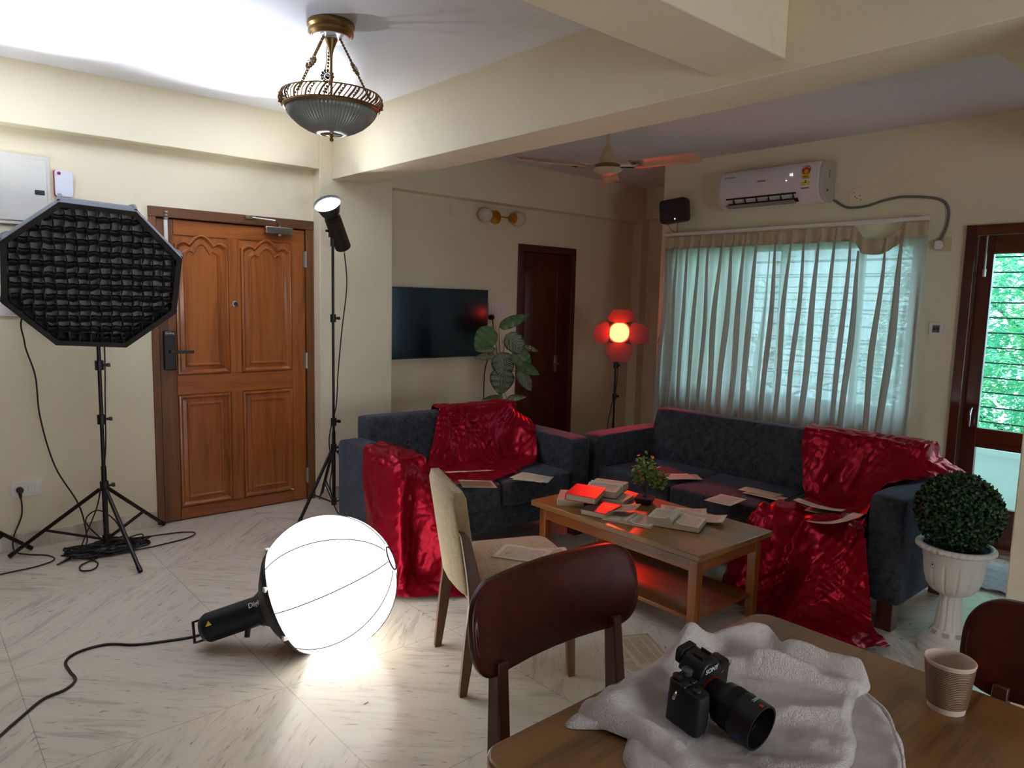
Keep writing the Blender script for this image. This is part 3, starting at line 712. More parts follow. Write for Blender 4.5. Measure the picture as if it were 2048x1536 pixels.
for k in range(3):
    a = av+(-.9, 0., .9)[k]; p = gc+q @ Vector((0, 0, 0)); 
    aa = math.atan2((q.transposed() @ (qb @ Vector((math.cos(a), math.sin(a), 0)))).y, (q.transposed() @ (qb @ Vector((math.cos(a), math.sin(a), 0)))).x)
    tt = PI*.70; pp = gc+q @ Vector((math.cos(aa)*GR*math.sin(tt)*1.02, math.sin(aa)*GR*math.sin(tt)*1.02, -GR*math.cos(tt)*1.02))
    MB().cbox((0, 0, 0), (.02, .02, .02)).build('clip', M_white, GL, bevel=.003).location = pp
# its power cable
tag(MB().tube([e0+Vector((G.x, G.y, 0)), (1.075, 3.30, .03), (1.056, 3.276, .006), (.979, 3.255, .006), (.861, 3.288, .006), (.75, 3.334, .006), (.658, 3.412, .006), (.553, 3.414, .006), (.491, 3.354, .006), (.488, 3.252, .006), (.493, 3.164, .006), (.447, 3.106, .006), (.369, 3.079, .006), (.27, 2.968, .006), (.17, 2.86, .006), (.0, 2.78, .006), (-.4, 2.7, .006)], .0055, 8, smooth=6).build('power_cable', M_rubber, smooth=60),
    'black cable snaking over the marble floor from the globe light', 'cable')
# heap of cable under the softbox
cb = MB(); rc = random.Random(5); pts = []
for k in range(150):
    a = k*.62; r_ = .15+.05*math.sin(k*1.7)+rc.uniform(-.03, .03); pts.append((.93+math.cos(a)*r_*1.15+.0, 4.72+math.sin(a)*r_*.62, .008+abs(rc.gauss(0, .018))))
pts += [(1.05, 4.60, .01), (1.2, 4.62, .006), (1.38, 4.66, .006), (1.44, 4.74, .006), (1.36, 4.80, .006), (1.2, 4.83, .006), (1.0, 4.86, .01)]
cb.tube(pts, .0042, 7, smooth=4)
cb.tube([(.80, 4.64, .01), (.84, 4.52, .006), (.80, 4.42, .006), (.745, 4.44, .006), (.76, 4.53, .006), (.86, 4.60, .01)], .0042, 7, smooth=6)
cb.tube([(.73, 4.66, .01), (.66, 4.62, .006), (.70, 4.66, .006), (.83, 4.74, .03)], .0042, 7, smooth=6)
cb.tube([(.95, 4.86, .01), (.86, 4.92, .14), (.93, 4.93, .20), (1.02, 4.90, .12), (1.05, 4.80, .01)], .0042, 7, smooth=6)
tag(cb.build('cable_coil', M_rubber, smooth=60), 'heap of coiled black cable on the floor under the softbox stand', 'cable')
tag(MB().tube([bq+Vector((.93, 4.72, 0))-nn*.2, (.62, 4.93, 1.45), (.60, 4.95, 1.25), (.645, 4.96, 1.05), (.66, 4.97, .8), (.72, 4.95, .5), (.83, 4.93, .25), (.86, 4.90, .05), (.84, 4.86, .01)], .0045, 8, smooth=8).build('softbox_cable', M_rubber, smooth=60),
    'black power cable hanging from behind the softbox to the floor', 'cable')
tag(MB().tube([(.955, 4.735, 1.5), (.965, 4.74, 1.2), (.955, 4.73, .9), (.95, 4.75, .6), (.93, 4.78, .42), (.90, 4.80, .25), (.83, 4.80, .08), (.80, 4.78, .01)], .004, 8, smooth=6).build('stand_cable', M_rubber, smooth=60),
    'thin black cable running down the softbox stand pole', 'cable')

# ================================================================ things on the door wall
W = YW
ep = thing('electrical_panel', 'off white metal distribution board cover with black latch, upper left', 'electrical panel', (.30, W, 1.92))
MB().box(-.3, .48, -.02, 0, 0, .40).build('panel_frame', plain('offwhite_enamel', '#cfcbc2', .5), ep, bevel=.003)
MB().box(-.28, .462, -.026, -.018, .022, .378).build('panel_door', plain('offwhite_enamel_door', '#d4d1c9', .45), ep, bevel=.003)
MB().box(.40, .448, -.030, -.024, .178, .204).build('latch', M_black, ep, bevel=.002)
rt_ = thing('wall_router', 'small white box with red side and red dot on the wall', 'router', (.845, W, 2.10))
MB().at((0, -.014, .077)).prism(rrect(.094, .154, .014), -.006, .012, 'xz').build('back_shell', plain('crimson_plastic', '#a5162c', .4), rt_, smooth=35)
MB().at((0.002, -.025, .077)).prism(rrect(.092, .152, .014), -.008, .004, 'xz').build('front_cover', plain('cool_white_plastic', '#dfe2ee', .35), rt_, smooth=35, bevel=.001)
MB().lathe([(.0, 0), (.010, 0), (.010, .001), (.0, .001)], (-.022, -.034, .133), 8, axis=(0, -1, 0)).build('red_dot', plain('deep_red', '#8a0f24', .4), rt_)
text('FIBER', .009, (-.025, -.0336, .012), (PI/2, 0, 0), M_black, rt_)
def plate(x, z, w_, h_, name, label, plug=False, y=W, n=2, rz=0):
    t = thing(name, label, 'socket' if plug else 'switch', (x, y, z), rz)
    MB().at((0, -.006, 0)).prism(rrect(w_, h_, .006), -.006, .006, 'xz').build('cover_plate', M_white, t, smooth=35, bevel=.001)
    return t
so = plate(.583, .365, .150, .092, 'wall_socket', 'white double wall socket with black plug, low by the left stand', True)
MB().box(.008, .038, -.017, -.01, -.026, .026).box(.042, .066, -.017, -.01, -.026, .026).build('switch', M_white, so, bevel=.002)
MB().at((-.035, -.014, 0)).prism(rrect(.05, .055, .005), -.003, .002, 'xz').build('socket_insert', M_white, so)
tag(MB().lathe([(.017, 0), (.019, .01), (.019, .03), (.012, .04)], (.548, W-.012, .365), 20, axis=(0, -1, 0)).cyl((.548, W-.03, .355), (.55, W-.03, .315), .010, .006).tube([(.55, W-.03, .32), (.553, W-.035, .27), (.545, W-.04, .2), (.50, W-.06, .09), (.50, W-.10, .02), (.56, W-.16, .006), (.64, W-.24, .006), (.66, W-.34, .006), (.58, W-.40, .006), (.42, W-.42, .006), (.2, W-.44, .006)], .0042, 8, smooth=6).build('plug_and_cord', M_rubber, smooth=50),
    'black round plug with its cord in the low wall socket', 'plug')
sw = plate(.545, 1.44, .15, .09, 'wall_switch', 'white switch plate half hidden behind the softbox left edge')
MB().lathe([(.017, 0), (.015, .008), (.0, .009)], (.03, -.012, 0), 20, axis=(0, -1, 0)).build('knob', M_white, sw, smooth=40)

# ================================================================ chandelier
CH = thing('chandelier', 'brass bowl chandelier with ribbed glass and pierced rim under the ceiling', 'ceiling light', (1.645, 3.215, 2.815))
MB().lathe([(1e-4, 0), (.105, 0), (.109, -.008), (.109, -.022), (.100, -.034), (.104, -.040), (.104, -.052), (.092, -.066)][::-1], (0, 0, 0), 48).build('canopy', M_brass, CH, smooth=35)
MB().lathe([(.088, -.062), (.088, -.070), (1e-4, -.074)][::-1], (0, 0, 0), 40).build('canopy_plate', plain('pale_enamel', '#f2f0f4', .3), CH, smooth=35)
MB().lathe([(.0060, -.40), (.0065, -.16), (.008, -.14), (.012, -.12), (.024, -.09), (.030, -.075), (.018, -.06)], (0, 0, 0), 24).build('stem', M_brass, CH, smooth=40)
zb = -.385   # rim ring height
for k in range(3):
    a = R(-60+120*k+12); d = Vector((math.cos(a), math.sin(a), 0)); s_ = Vector((-d.y, d.x, 0))
    p0 = d*.045+Vector((0, 0, -.075)); p1 = d*.185+Vector((0, 0, zb+.045)); rm = MB()
    for sg in (-1, 1): rm.tube([p0+s_*sg*.010, p0+(p1-p0)*.42+s_*sg*.010], .0022, 6).tube([p0+(p1-p0)*.58+s_*sg*.010, p1+s_*sg*.010], .0022, 6)
    for q_ in list(range(0, 8))+list(range(13, 21)):
        u = q_/20; rm.sphere(p0+(p1-p0)*u, .0065, n=8, m_=5)
    md_ = p0+(p1-p0)*.5
    dd = (p1-p0).normalized()
    for q_ in range(12): rm.sphere(md_+(s_*math.cos(q_*PI/6)+dd*math.sin(q_*PI/6))*.027, .0072, n=8, m_=5)
    rm.tube([md_+(s_*math.cos(q_*PI/9)+dd*math.sin(q_*PI/9))*.018 for q_ in range(18)], .003, 6, closed=True)
    hg = rm.build('hanger', M_brass, CH, smooth=50)
    MB().sphere(md_, .014, (1, 1, 1), 12, 8).build('crystal', M_chrome, hg, smooth=50)
def rib(a, i, r, z): return 1+.016*math.cos(a*72)*(1 if .05 < r < .212 else 0)
pf = [(.052, zb-.118), (.08, zb-.112), (.115, zb-.098), (.15, zb-.078), (.18, zb-.052), (.20, zb-.028), (.212, zb-.002)]
gb_ = NT('ribbed_smoked_glass'); gb_.set(Base_Color=(.30, .33, .33, 1), Roughness=.32, Transmission_Weight=.2, Metallic=.3); 
MB().open_lathe(pf, (0, 0, 0), 360, mod=rib).build('bowl', gb_.m, CH, smooth=60, solid=.003)
MB().lathe([(.208, zb-.006), (.218, zb-.010), (.224, zb-.002), (.222, zb+.006), (.212, zb+.008), (.206, zb+.002), (.208, zb-.006)], (0, 0, 0), 72).build('rim_ring', M_brass, CH, smooth=50)
gl = MB(); gl.tube([(math.cos(2*PI*k/72)*.228, math.sin(2*PI*k/72)*.228, zb+.058) for k in range(72)], .0035, 6, closed=True)
for k in range(66):
    a = 2*PI*k/66; b = a+.16
    gl.tube([(math.cos(a)*.222, math.sin(a)*.222, zb+.006), (math.cos((a+b)/2)*.238, math.sin((a+b)/2)*.238, zb+.032), (math.cos(b)*.228, math.sin(b)*.228, zb+.058)], .0028 if k % 3 else .0048, 5, smooth=3)
for k in range(22):
    a = 2*PI*k/22+.1
    for j in range(4): gl.sphere((math.cos(a+j*.035)*.235, math.sin(a+j*.035)*.235, zb+.014+j*.011), .0058, n=7, m_=4)
gl.build('pierced_gallery', M_brass, CH, smooth=50)
MB().lathe([(1e-4, zb-.125), (.03, zb-.122), (.048, zb-.116), (.053, zb-.112)], (0, 0, 0), 32).build('centre_glass', M_chrome, CH, smooth=50)
MB().tube([(math.cos(2*PI*k/32)*.053, math.sin(2*PI*k/32)*.053, zb-.115) for k in range(32)], .0035, 6, closed=True).build('centre_ring', M_brass, CH, smooth=50)
MB().lathe([(1e-4, zb-.152), (.008, zb-.148), (.010, zb-.141), (.007, zb-.134), (.004, zb-.13), (.012, zb-.124)], (0, 0, 0), 20).build('finial', M_brass, CH, smooth=50)

# ================================================================ ceiling fan
FN = thing('ceiling_fan', 'cream three blade ceiling fan with dusty blades over the sofas', 'fan', (3.56, 3.18, ZC))
M_cream = plain('cream_enamel', '#bfa98a', .4); M_creamb = NT('dusty_cream_blade')
_n = M_creamb.noise(M_creamb.coord(), 12, 6, .7)
M_creamb.set(Base_Color=M_creamb.mix(M_creamb.ramp(_n, [(.56, 0.), (.70, .7)]), lin('#b9a184'), lin('#3d2f20')), Roughness=.45); M_creamb = M_creamb.m
MB().cyl((0, 0, -.33), (0, 0, 0), .011, n=14).lathe([(.012, -.05), (.05, -.02), (.055, 0)], (0, 0, 0), 24).build('down_rod', M_cream, FN, smooth=40)
MB().lathe([(.014, -.25), (.024, -.258), (.045, -.30), (.058, -.345), (.060, -.36)][::-1], (0, 0, 0), 36).build('canopy', M_cream, FN, smooth=50)
MB().lathe([(.072, -.362), (.095, -.372), (.100, -.385), (.092, -.392)][::-1], (0, 0, 0), 40).build('motor_band', M_brass, FN, smooth=40)
MB().lathe([(.094, -.388), (.09, -.402), (.062, -.422), (.03, -.432), (1e-4, -.434)][::-1], (0, 0, 0), 40).build('motor_cover', M_cream, FN, smooth=50)
for k, a in enumerate((R(279), R(159), R(39))):
    d = Vector((math.cos(a), math.sin(a), 0)); s_ = Vector((-d.y, d.x, 0))
    def bl(u, v):
        x = .17+.46*u; wv = .047+.012*u; wv *= (1 if u < .96 else .86); y = (v-.5)*2*wv
        return d*x+s_*y+Vector((0, 0, -.382-.018*(v-.5)*2-.012*math.cos(PI*(v-.5))*-1))
    bo = MB().grid(bl, 20, 8).build('blade', M_creamb, FN, smooth=50, solid=.004)
    MB().tube([d*.085+Vector((0, 0, -.376)), d*.20+Vector((0, 0, -.386))], [.016, .02], 8).cbox(tuple(d*.22+Vector((0, 0, -.392))), (.05, .05, .006)).build('blade_arm', M_chrome, bo, smooth=40)

# ================================================================ tv wall
TVt = thing('television', 'flat black television on the wall behind the two seat sofa', 'television', (3.66, YT-.003, 1.04))
MB().box(-.54, .54, -.055, -.02, 0, .605).build('case', M_black, TVt, bevel=.003)
scn = NT('dark_screen'); scn.set(Base_Color=lin('#0a0d14'), Roughness=.16); scn.b.inputs['Specular IOR Level'].default_value = .25; MB().box(-.532, .532, -.0565, -.0545, .012, .597).build('screen', scn.m, TVt)
MB().box(-.2, .2, -.02, 0, .15, .45).build('wall_bracket', M_blackm, TVt)
sb = thing('switchboard', 'white eight switch board on the wall right of the television', 'switch', (4.345, YT, 1.445))
MB().at((0, -.008, 0)).prism(rrect(.20, .155, .01), -.008, .008, 'xz').build('cover_plate', M_white, sb, bevel=.001)
for r_ in range(2):
    for c_ in range(4):
        MB().box(-.075+c_*.036+(.006 if c_ > 1 else 0), -.045+c_*.036+(.006 if c_ > 1 else 0), -.022, -.014, .008-.064*r_, .060-.064*r_).build('switch', M_white, sb, bevel=.002)
tag(MB().lathe([(.024, 0), (.026, .03), (.012, .05)], (4.262, YT-.018, 1.395), 20, axis=(0, -1, 0)).tube([(4.262, YT-.05, 1.38), (4.262, YT-.06, 1.3), (4.25, YT-.05, 1.1), (4.20, YT-.03, .9), (4.19, YT-.03, .6), (4.17, YT-.03, .3), (4.17, YT-.04, .01)], .005, 8, smooth=6).build('television_plug', M_rubber, smooth=50),
    'black plug and hanging cord at the right edge of the television', 'plug')
wlp = thing('wall_lamp', 'gold wall lamp with two white glass globes high on the wall', 'wall lamp', (4.335, YT, 2.315))
MB().lathe([(.062, 0), (.062, .018), (.05, .024), (.0, .026)], (-.03, 0, 0), 36, axis=(0, -1, 0)).build('back_plate', M_gold, wlp, smooth=40)
MB().cyl((-.03, -.02, 0), (-.03, -.08, 0), .008, n=12).cyl((-.16, -.08, 0), (.15, -.08, 0), .006, n=12).build('arm', M_gold, wlp, smooth=40)
for sx in (-1, 1):
    MB().lathe([(.008, 0), (.04, .006), (.046, .02), (.046, .03), (.04, .034)], (-.005+sx*.115, -.08, 0), 28, axis=(sx, 0, 0)).build('lamp_holder', M_gold, wlp, smooth=40)
    MB().sphere((-.005+sx*.20, -.08, 0), .068, n=32, m_=18).build('globe', plain('opal_glass', '#d8ccc2', .15), wlp, smooth=60)
ac_ = thing('junction_cover', 'cream square cover plate high on wall left of wall lamp', 'cover plate', (3.885, YT, 2.345))
MB().box(-.088, .088, -.006, 0, -.058, .058).build('cover_plate', M_wall, ac_, bevel=.001)
MB().cyl((.078, -.008, .045), (.078, -.005, .045), .004, n=8).cyl((-.078, -.008, -.045), (-.078, -.005, -.045), .004, n=8).build('screws', M_steel, ac_)

# ================================================================ window wall
AC = thing('air_conditioner', 'white split air conditioner high on the wall above the curtain', 'air conditioner', (XW, 2.965, 2.33))
# section in (x, z): wall side at x=0, front at x=-.21
sec = [(0, .03), (0, .29), (-.05, .30), (-.13, .298), (-.175, .285), (-.20, .25), (-.212, .16), (-.210, .09), (-.196, .055), (-.150, .015), (-.10, -.005), (-.04, 0)]
sec2 = sec
MB()._a
ab = MB(); n_ = len(sec)
def acb(y0, y1, s_, name, mat, **k):
    m_ = MB(); m_.prism([(p[0], p[1]) for p in s_], y0, y1, 'xz'); return m_.build(name, mat, AC, **k)
M_acw = plain('glossy_white_plastic', '#d9d4d6', .18)
acb(-.40, .43, sec, 'body', M_acw, bevel=.012, seg=3, smooth=30)
acb(-.425, -.39, [(p[0]*.97, p[1]*.985+.002) for p in sec], 'end_cap', plain('warm_grey_plastic', '#b9b2a6', .4), bevel=.01, seg=3, smooth=30)
acb(.42, .445, [(p[0]*.97, p[1]*.985+.002) for p in sec], 'end_cap', M_acw, bevel=.01, seg=3, smooth=30)
vt = MB(); vt._a([(-.207, -.23, .075), (-.207, .36, .075), (-.15, .36, .012), (-.15, -.23, .012)], [(0, 1, 2, 3)]); vt.build('air_outlet', plain('dark_outlet', '#1a1614', .6), AC, solid=.004)
lv = MB(); lv._a([(-.218, -.22, .018), (-.218, .35, .018), (-.165, .35, .000), (-.165, -.22, .000)], [(0, 1, 2, 3)]); lv.build('louvre', plain('grey_louvre', '#8d8783', .4), AC, solid=.005)
vv = MB()
for k in range(6): vv.box(-.212, -.185, -.21+k*.1, -.208+k*.1, .035, .070)
vv.build('vanes', M_black, AC)
stx = thing  # stickers sit on the body
def acf(z): return -.2125
stk = MB().box(-.2115, -.2100, -.335, -.268, .115, .195); stk.build('energy_label', plain('yellow_label', '#d6cc2e', .5), AC)
for k, z in enumerate((.18, .168)): text(('ENERGY', 'SAVINGS')[k], .011, (-.2125, -.3015, z), (PI/2, 0, -PI/2), M_black, AC)
text('IIIIII\nIIIIII', .010, (-.2125, -.3015, .143), (PI/2, 0, -PI/2), M_black, AC)
MB().lathe([(1e-4, 0), (.033, 0), (.033, .001), (1e-4, .001)], (-.2075, -.3015, .226), 24, axis=(-1, 0, .12)).build('star_badge', plain('red_badge', '#b3262a', .5), AC)
MB().lathe([(1e-4, 0), (.017, 0), (.017, .001), (1e-4, .001)], (-.2095, -.3015, .214), 24, axis=(-1, 0, .12)).build('badge_centre', plain('amber_badge', '#d8a024', .5), AC)
stars = MB()
for a in (40, 75, 110, 140):
    stars.cbox((-.2095, -.3015-.024*math.cos(R(a)), .226+.024*math.sin(R(a))), (.001, .007, .007))
stars.build('badge_stars', M_white, AC)
M_grey = plain('grey_print', '#6b6660', .5)
text('croma', .026, (-.2125, .055, .185), (PI/2, 0, -PI/2), M_grey, AC)
text('A TATA Product', .014, (-.2035, .335, .238), (PI/2+.1, 0, -PI/2), M_grey, AC)
text('inverter', .020, (-.2105, -.30, .098), (PI/2-.1, 0, -PI/2), M_black, AC, bold=.0004)
M_led = emis('display_glow', (.75, .82, 1, 1), .7)
text('16', .030, (-.2115, -.185, .205), (PI/2, 0, -PI/2), M_led, AC)
MB().cbox((-.2125, -.150, .165), (.001, .010, .006)).build('indicator', M_led, AC)
text('III\nIII\nIII', .02, (-.10, -.4255, .2), (PI/2, 0, 0), M_grey, AC)
MB().cyl((-.12, -.427, .08), (-.12, -.424, .08), .010, n=14).build('side_screw', M_black, AC)
tag(MB().tube([(XW-.02, 2.53, 2.345), (XW-.012, 2.521, 2.339), (XW-.01, 2.44, 2.29), (XW-.01, 2.36, 2.282), (XW-.01, 2.28, 2.29), (XW-.01, 2.2, 2.311), (XW-.01, 2.1, 2.328), (XW-.01, 2.026, 2.328), (XW-.01, 1.883, 2.31), (XW-.01, 1.80, 2.28), (XW-.01, 1.762, 2.218), (XW-.01, 1.764, 2.121), (XW-.016, 1.783, 2.051), (XW-.03, 1.795, 2.015)], .0085, 10, smooth=5).build('grey_wall_cable', plain('grey_cable_sleeve', '#6e6c66', .6), smooth=60),
    'grey cable clipped along the wall from air conditioner to socket', 'cable')
s2 = thing('power_socket', 'square cream socket beside the curtain with white plug', 'socket', (XW, 1.775, 1.995), -PI/2)
MB().at((0, -.006, 0)).prism(rrect(.088, .088, .003), -.006, .006, 'xz').build('cover_plate', plain('ivory_plastic', '#cfc39a', .4), s2, bevel=.001)
tag(MB().at((XW-.03, 1.795, 1.99)).prism(rrect(.05, .058, .018), -.018, .018, 'yz').build('white_plug', M_white, bevel=.006, smooth=40), 'white plug on the end of the grey air conditioner cable', 'plug')
s3 = thing('switch_plate', 'small square white socket plate between curtain and balcony door', 'socket', (XW, 1.772, 1.432), -PI/2)
MB().at((0, -.006, 0)).prism(rrect(.086, .086, .004), -.006, .006, 'xz').build('cover_plate', M_white, s3, bevel=.001)
MB().box(-.022, .022, -.014, -.01, -.024, .026).build('insert', M_grey, s3); MB().box(-.016, -.004, -.018, -.013, -.008, .012).box(.006, .016, -.018, -.013, -.008, .012).build('rockers', plain('dark_red_switch', '#4a1a16', .4), s3)
rc_ = thing('round_cover', 'round cream blanking plate on wall right of air conditioner', 'cover plate', (XW, 2.372, 2.36))
MB().lathe([(1e-4, 0), (.066, 0), (.066, .004), (.058, .007), (1e-4, .007)][::1], (0, 0, 0), 40, axis=(-1, 0, 0)).build('cover_plate', M_wall, rc_, smooth=35)
hl = MB()
for a, b in ((-.02, .005), (.0, -.012), (.022, .03), (-.03, -.024), (.012, -.0)): hl.cyl((-.0075, a, b), (-.0065, a, b), .004, n=8)
hl.build('screw_holes', M_black, rc_)
spk = thing('wall_speaker', 'dark plum box speaker with tiny white light beside the alcove', 'speaker', (5.22, 3.87, 2.36), 0)
sx_ = MB().at((0, 0, 0), (R(-6), 0, R(10))); sx_.prism(rrect(.25, .20, .03, 6), -.045, .045, 'yz')
sx_.build('speaker_box', plain('plum_black_plastic', '#21101a', .45), spk, bevel=.008, smooth=35)
MB().at((0, 0, 0), (R(-6), 0, R(10))).cbox((-.0465, -.02, -.075), (.002, .008, .006)).build('status_light', emis('white_led', (1, 1, 1, 1), 4), spk)
MB().cyl((.04, 0, 0), (.14, 0, .0), .015, n=12).cbox((.135, 0, 0), (.01, .06, .08)).build('wall_bracket', M_black, spk)
tag(MB().tube([(5.22, 3.83, 2.26), (5.25, 3.86, 2.18), (5.34, 3.95, 2.15), (5.35, 4.0, 2.0), (5.35, 4.02, 1.8), (5.35, 4.05, 1.4), (5.35, 4.08, 1.2)], .0022, 6, smooth=6).tube([(5.22, 3.93, 2.25), (5.26, 3.92, 2.2), (5.30, 3.87, 2.17), (5.32, 3.84, 2.165)], .0022, 6, smooth=5).build('speaker_wire', M_rubber, smooth=60),
    'thin black wires hanging from the wall speaker', 'cable')
# curtain rail
cr_ = thing('curtain_rail', 'thin white curtain rail under the air conditioner', 'curtain rail', (5.27, 2.93, 2.165))
MB().box(-.012, .012, -1.09, 1.09, -.012, .012).build('rail', M_white, cr_, bevel=.003)
for y in (-.9, .05, .95): MB().box(.0, .09, y-.01, y+.01, -.002, .02).build('rail_bracket', M_white, cr_)
# curtains
def curtain_mat():
    t = NT('translucent_linen_curtain'); v = t.coord((140, 140, 140)); n = t.noise(v, 1, 2)
    c = t.mix(n, lin('#cfccc6'), lin('#bdb9b2')); t.set(Base_Color=c, Roughness=.9); t.b.inputs['Specular IOR Level'].default_value = .1
    tr_ = t.n('ShaderNodeBsdfTranslucent'); t.l(c, tr_.inputs[0]); tp_ = t.n('ShaderNodeBsdfTransparent'); tp_.inputs[0].default_value = (.9, .95, .93, 1)
    m1 = t.n('ShaderNodeMixShader'); m1.inputs[0].default_value = .68; t.l(t.b.outputs[0], m1.inputs[1]); t.l(tr_.outputs[0], m1.inputs[2])
    m2 = t.n('ShaderNodeMixShader'); m2.inputs[0].default_value = .05; t.l(m1.outputs[0], m2.inputs[1]); t.l(tp_.outputs[0], m2.inputs[2])
    t.l(m2.outputs[0], t.o.inputs[0]); return t.m
M_cur = curtain_mat(); M_head = linen('curtain_heading_band', '#c9bca0', '#b3a68b', 140, .2)
def pleat_mat():
    t = NT('doubled_curtain_fold'); t.set(Base_Color=lin('#b0aba2'), Roughness=.9); t.b.inputs['Specular IOR Level'].default_value = .1
    tr_ = t.n('ShaderNodeBsdfTranslucent'); tr_.inputs[0].default_value = lin('#b0aba2'); m1 = t.n('ShaderNodeMixShader'); m1.inputs[0].default_value = .3
    t.l(t.b.outputs[0], m1.inputs[1]); t.l(tr_.outputs[0], m1.inputs[2]); t.l(m1.outputs[0], t.o.inputs[0]); return t.m
M_pleat = pleat_mat()
def curtain_(ya, yb, pleats, sag, label, lean, bot=.50):
    """pleats = y positions of the pinched heads, ya > yb"""
    zt = 2.145; t = thing('curtain', label, 'curtain', (5.27, (ya+yb)/2, .5), 0, None); oy = (ya+yb)/2
    P = [ya]+list(pleats)+[yb]
    def top(y): return zt-sag(y)
    NU = 260
    def body(u, v):
        y = ya+(yb-ya)*u; z0 = top(y)-.105; z = z0+(bot-z0)*v
        # nearest pleat
        d = min(abs(y-p) for p in pleats); k = min(pleats, key=lambda p: abs(p-y))
        f = math.exp(-(d/(.016+.022*min(1, v*2.2)))**2)
        w_ = math.sin((y-ya)*2*PI/.082+1.1*math.sin(y*7))
        amp = .040*min(1, v*3+.15)
        x = -.030*f*(1-.3*v)-amp*.35*w_*min(1, v*2.5)
        yy = y+lean*v*(1+.25*math.sin(y*9))+.008*math.sin(v*5+y*31)*v
        return (x, yy-oy, z-.5)
    MB().grid(body, NU, 36).build('drop', M_cur, t, smooth=80)
    for p in pleats:
        ps = MB(); rr_ = .8+.4*((p*37.7) % 1)
        def pf(u, v, p=p, rr_=rr_):
            z0 = top(p)-.10; z = z0+(bot-z0)*v; hw = (.005+.024*rr_*min(1, v*2.2)**.7*(1-.35*v)); yy = p+lean*v*1.5*rr_+(u-.5)*2*hw+.006*math.sin(v*7+p*20)
            return (-.046-.018*math.cos((u-.5)*PI)-.01*v+.008*math.sin(v*9+p*30), yy-oy, z-.5)
        ps.grid(pf, 8, 24); ps.build('pleat_fold', M_pleat, t, smooth=80)
    def head(u, v):
        y = ya+(yb-ya)*u; z = top(y)-.11*v
        d = min(abs(y-p) for p in pleats); f = math.exp(-(d/.013)**2)
        return (-.004-.026*f*(.35+.65*abs(v-.3)*1.4)+.006*math.sin(y*60)*(1-f), y-oy, z-.5)
    MB().grid(head, NU, 6).build('heading_band', M_head, t, smooth=80, solid=.002)
    hk = MB()
    for p in pleats: hk.tube([(-.01, p-oy, top(p)-.5-.01), (-.004, p-oy, top(p)-.5+.018 if sag(p) < .02 else top(p)-.5+.01)], .002, 6)
    hk.build('hooks', M_steel, t)
    return t
pl1 = [3.93-.107*i for i in range(9)]
curtain_(3.985, 2.975, pl1, lambda y: .0, 'left linen curtain with pinch pleats, next to the speaker', .025)
pl2 = [2.90, 2.79, 2.68, 2.565, 2.45, 2.335, 2.265, 2.10, 1.985]
def sag2(y):
    if y > 2.33: return 0
    if y > 2.26: return .09*(2.33-y)/.07
    if y > 2.10: return .09+.012*math.sin((2.26-y)/.16*PI)
    if y > 1.985: return .09*(1-(2.10-y)/.115)**1.
    return -.005
curtain_(2.985, 1.845, pl2, sag2, 'right linen curtain with one stretch unhooked and sagging', .03)

# ================================================================ sofas
def spow(v, e): return math.copysign(abs(v)**e, v)
def soft(mb, x0, x1, y0, y1, z0, z1, e=.22, puff=0, wr=.004, n=44, m_=26, seed=0):
    cx, cy, cz = (x0+x1)/2, (y0+y1)/2, (z0+z1)/2; a, b, c = (x1-x0)/2, (y1-y0)/2, (z1-z0)/2
    def fn(u, v):
        th = 2*PI*u; ph = PI*(v-.5)
        p = Vector((spow(math.cos(ph), e)*spow(math.cos(th), e), spow(math.cos(ph), e)*spow(math.sin(th), e), spow(math.sin(ph), e)))
        q = Vector((cx+a*p.x, cy+b*p.y, cz+c*p.z+puff*(1-p.x**2)*(1-p.y**2)*(1 if p.z > 0 else 0)))
        nz = noise.noise(q*6+Vector((seed, 0, 0)))+.5*noise.noise(q*14)
        return q+Vector((p.x, p.y, p.z))*nz*wr
    return mb.grid(fn, n, m_)
def back_profile(mb, x0, x1, prof, n=30, wr=.006, seed=0):
    P = crom([(0, a, b) for a, b in prof], 4, True); k = len(P)
    b0 = len(mb.v)
    vs = []
    for i in range(n+1):
        u = i/n; ex = min(u, 1-u)*n/1.5; sh_ = 1-.03*max(0, 1-ex)**2
        cy = sum(p.y for p in P)/k; cz = sum(p.z for p in P)/k
        for p in P:
            q = Vector((x0+(x1-x0)*u, cy+(p.y-cy)*sh_, cz+(p.z-cz)*sh_)); w_ = noise.noise(q*5+Vector((seed, 0, 0)))+.5*noise.noise(q*12)
            vs.append(q+Vector((0, w_*wr, w_*wr*.4)))
    mb._a(vs, [(i*k+j, i*k+(j+1) % k, (i+1)*k+(j+1) % k, (i+1)*k+j) for i in range(n) for j in range(k)]+[tuple(range(k-1, -1, -1)), tuple(n*k+j for j in range(k))])
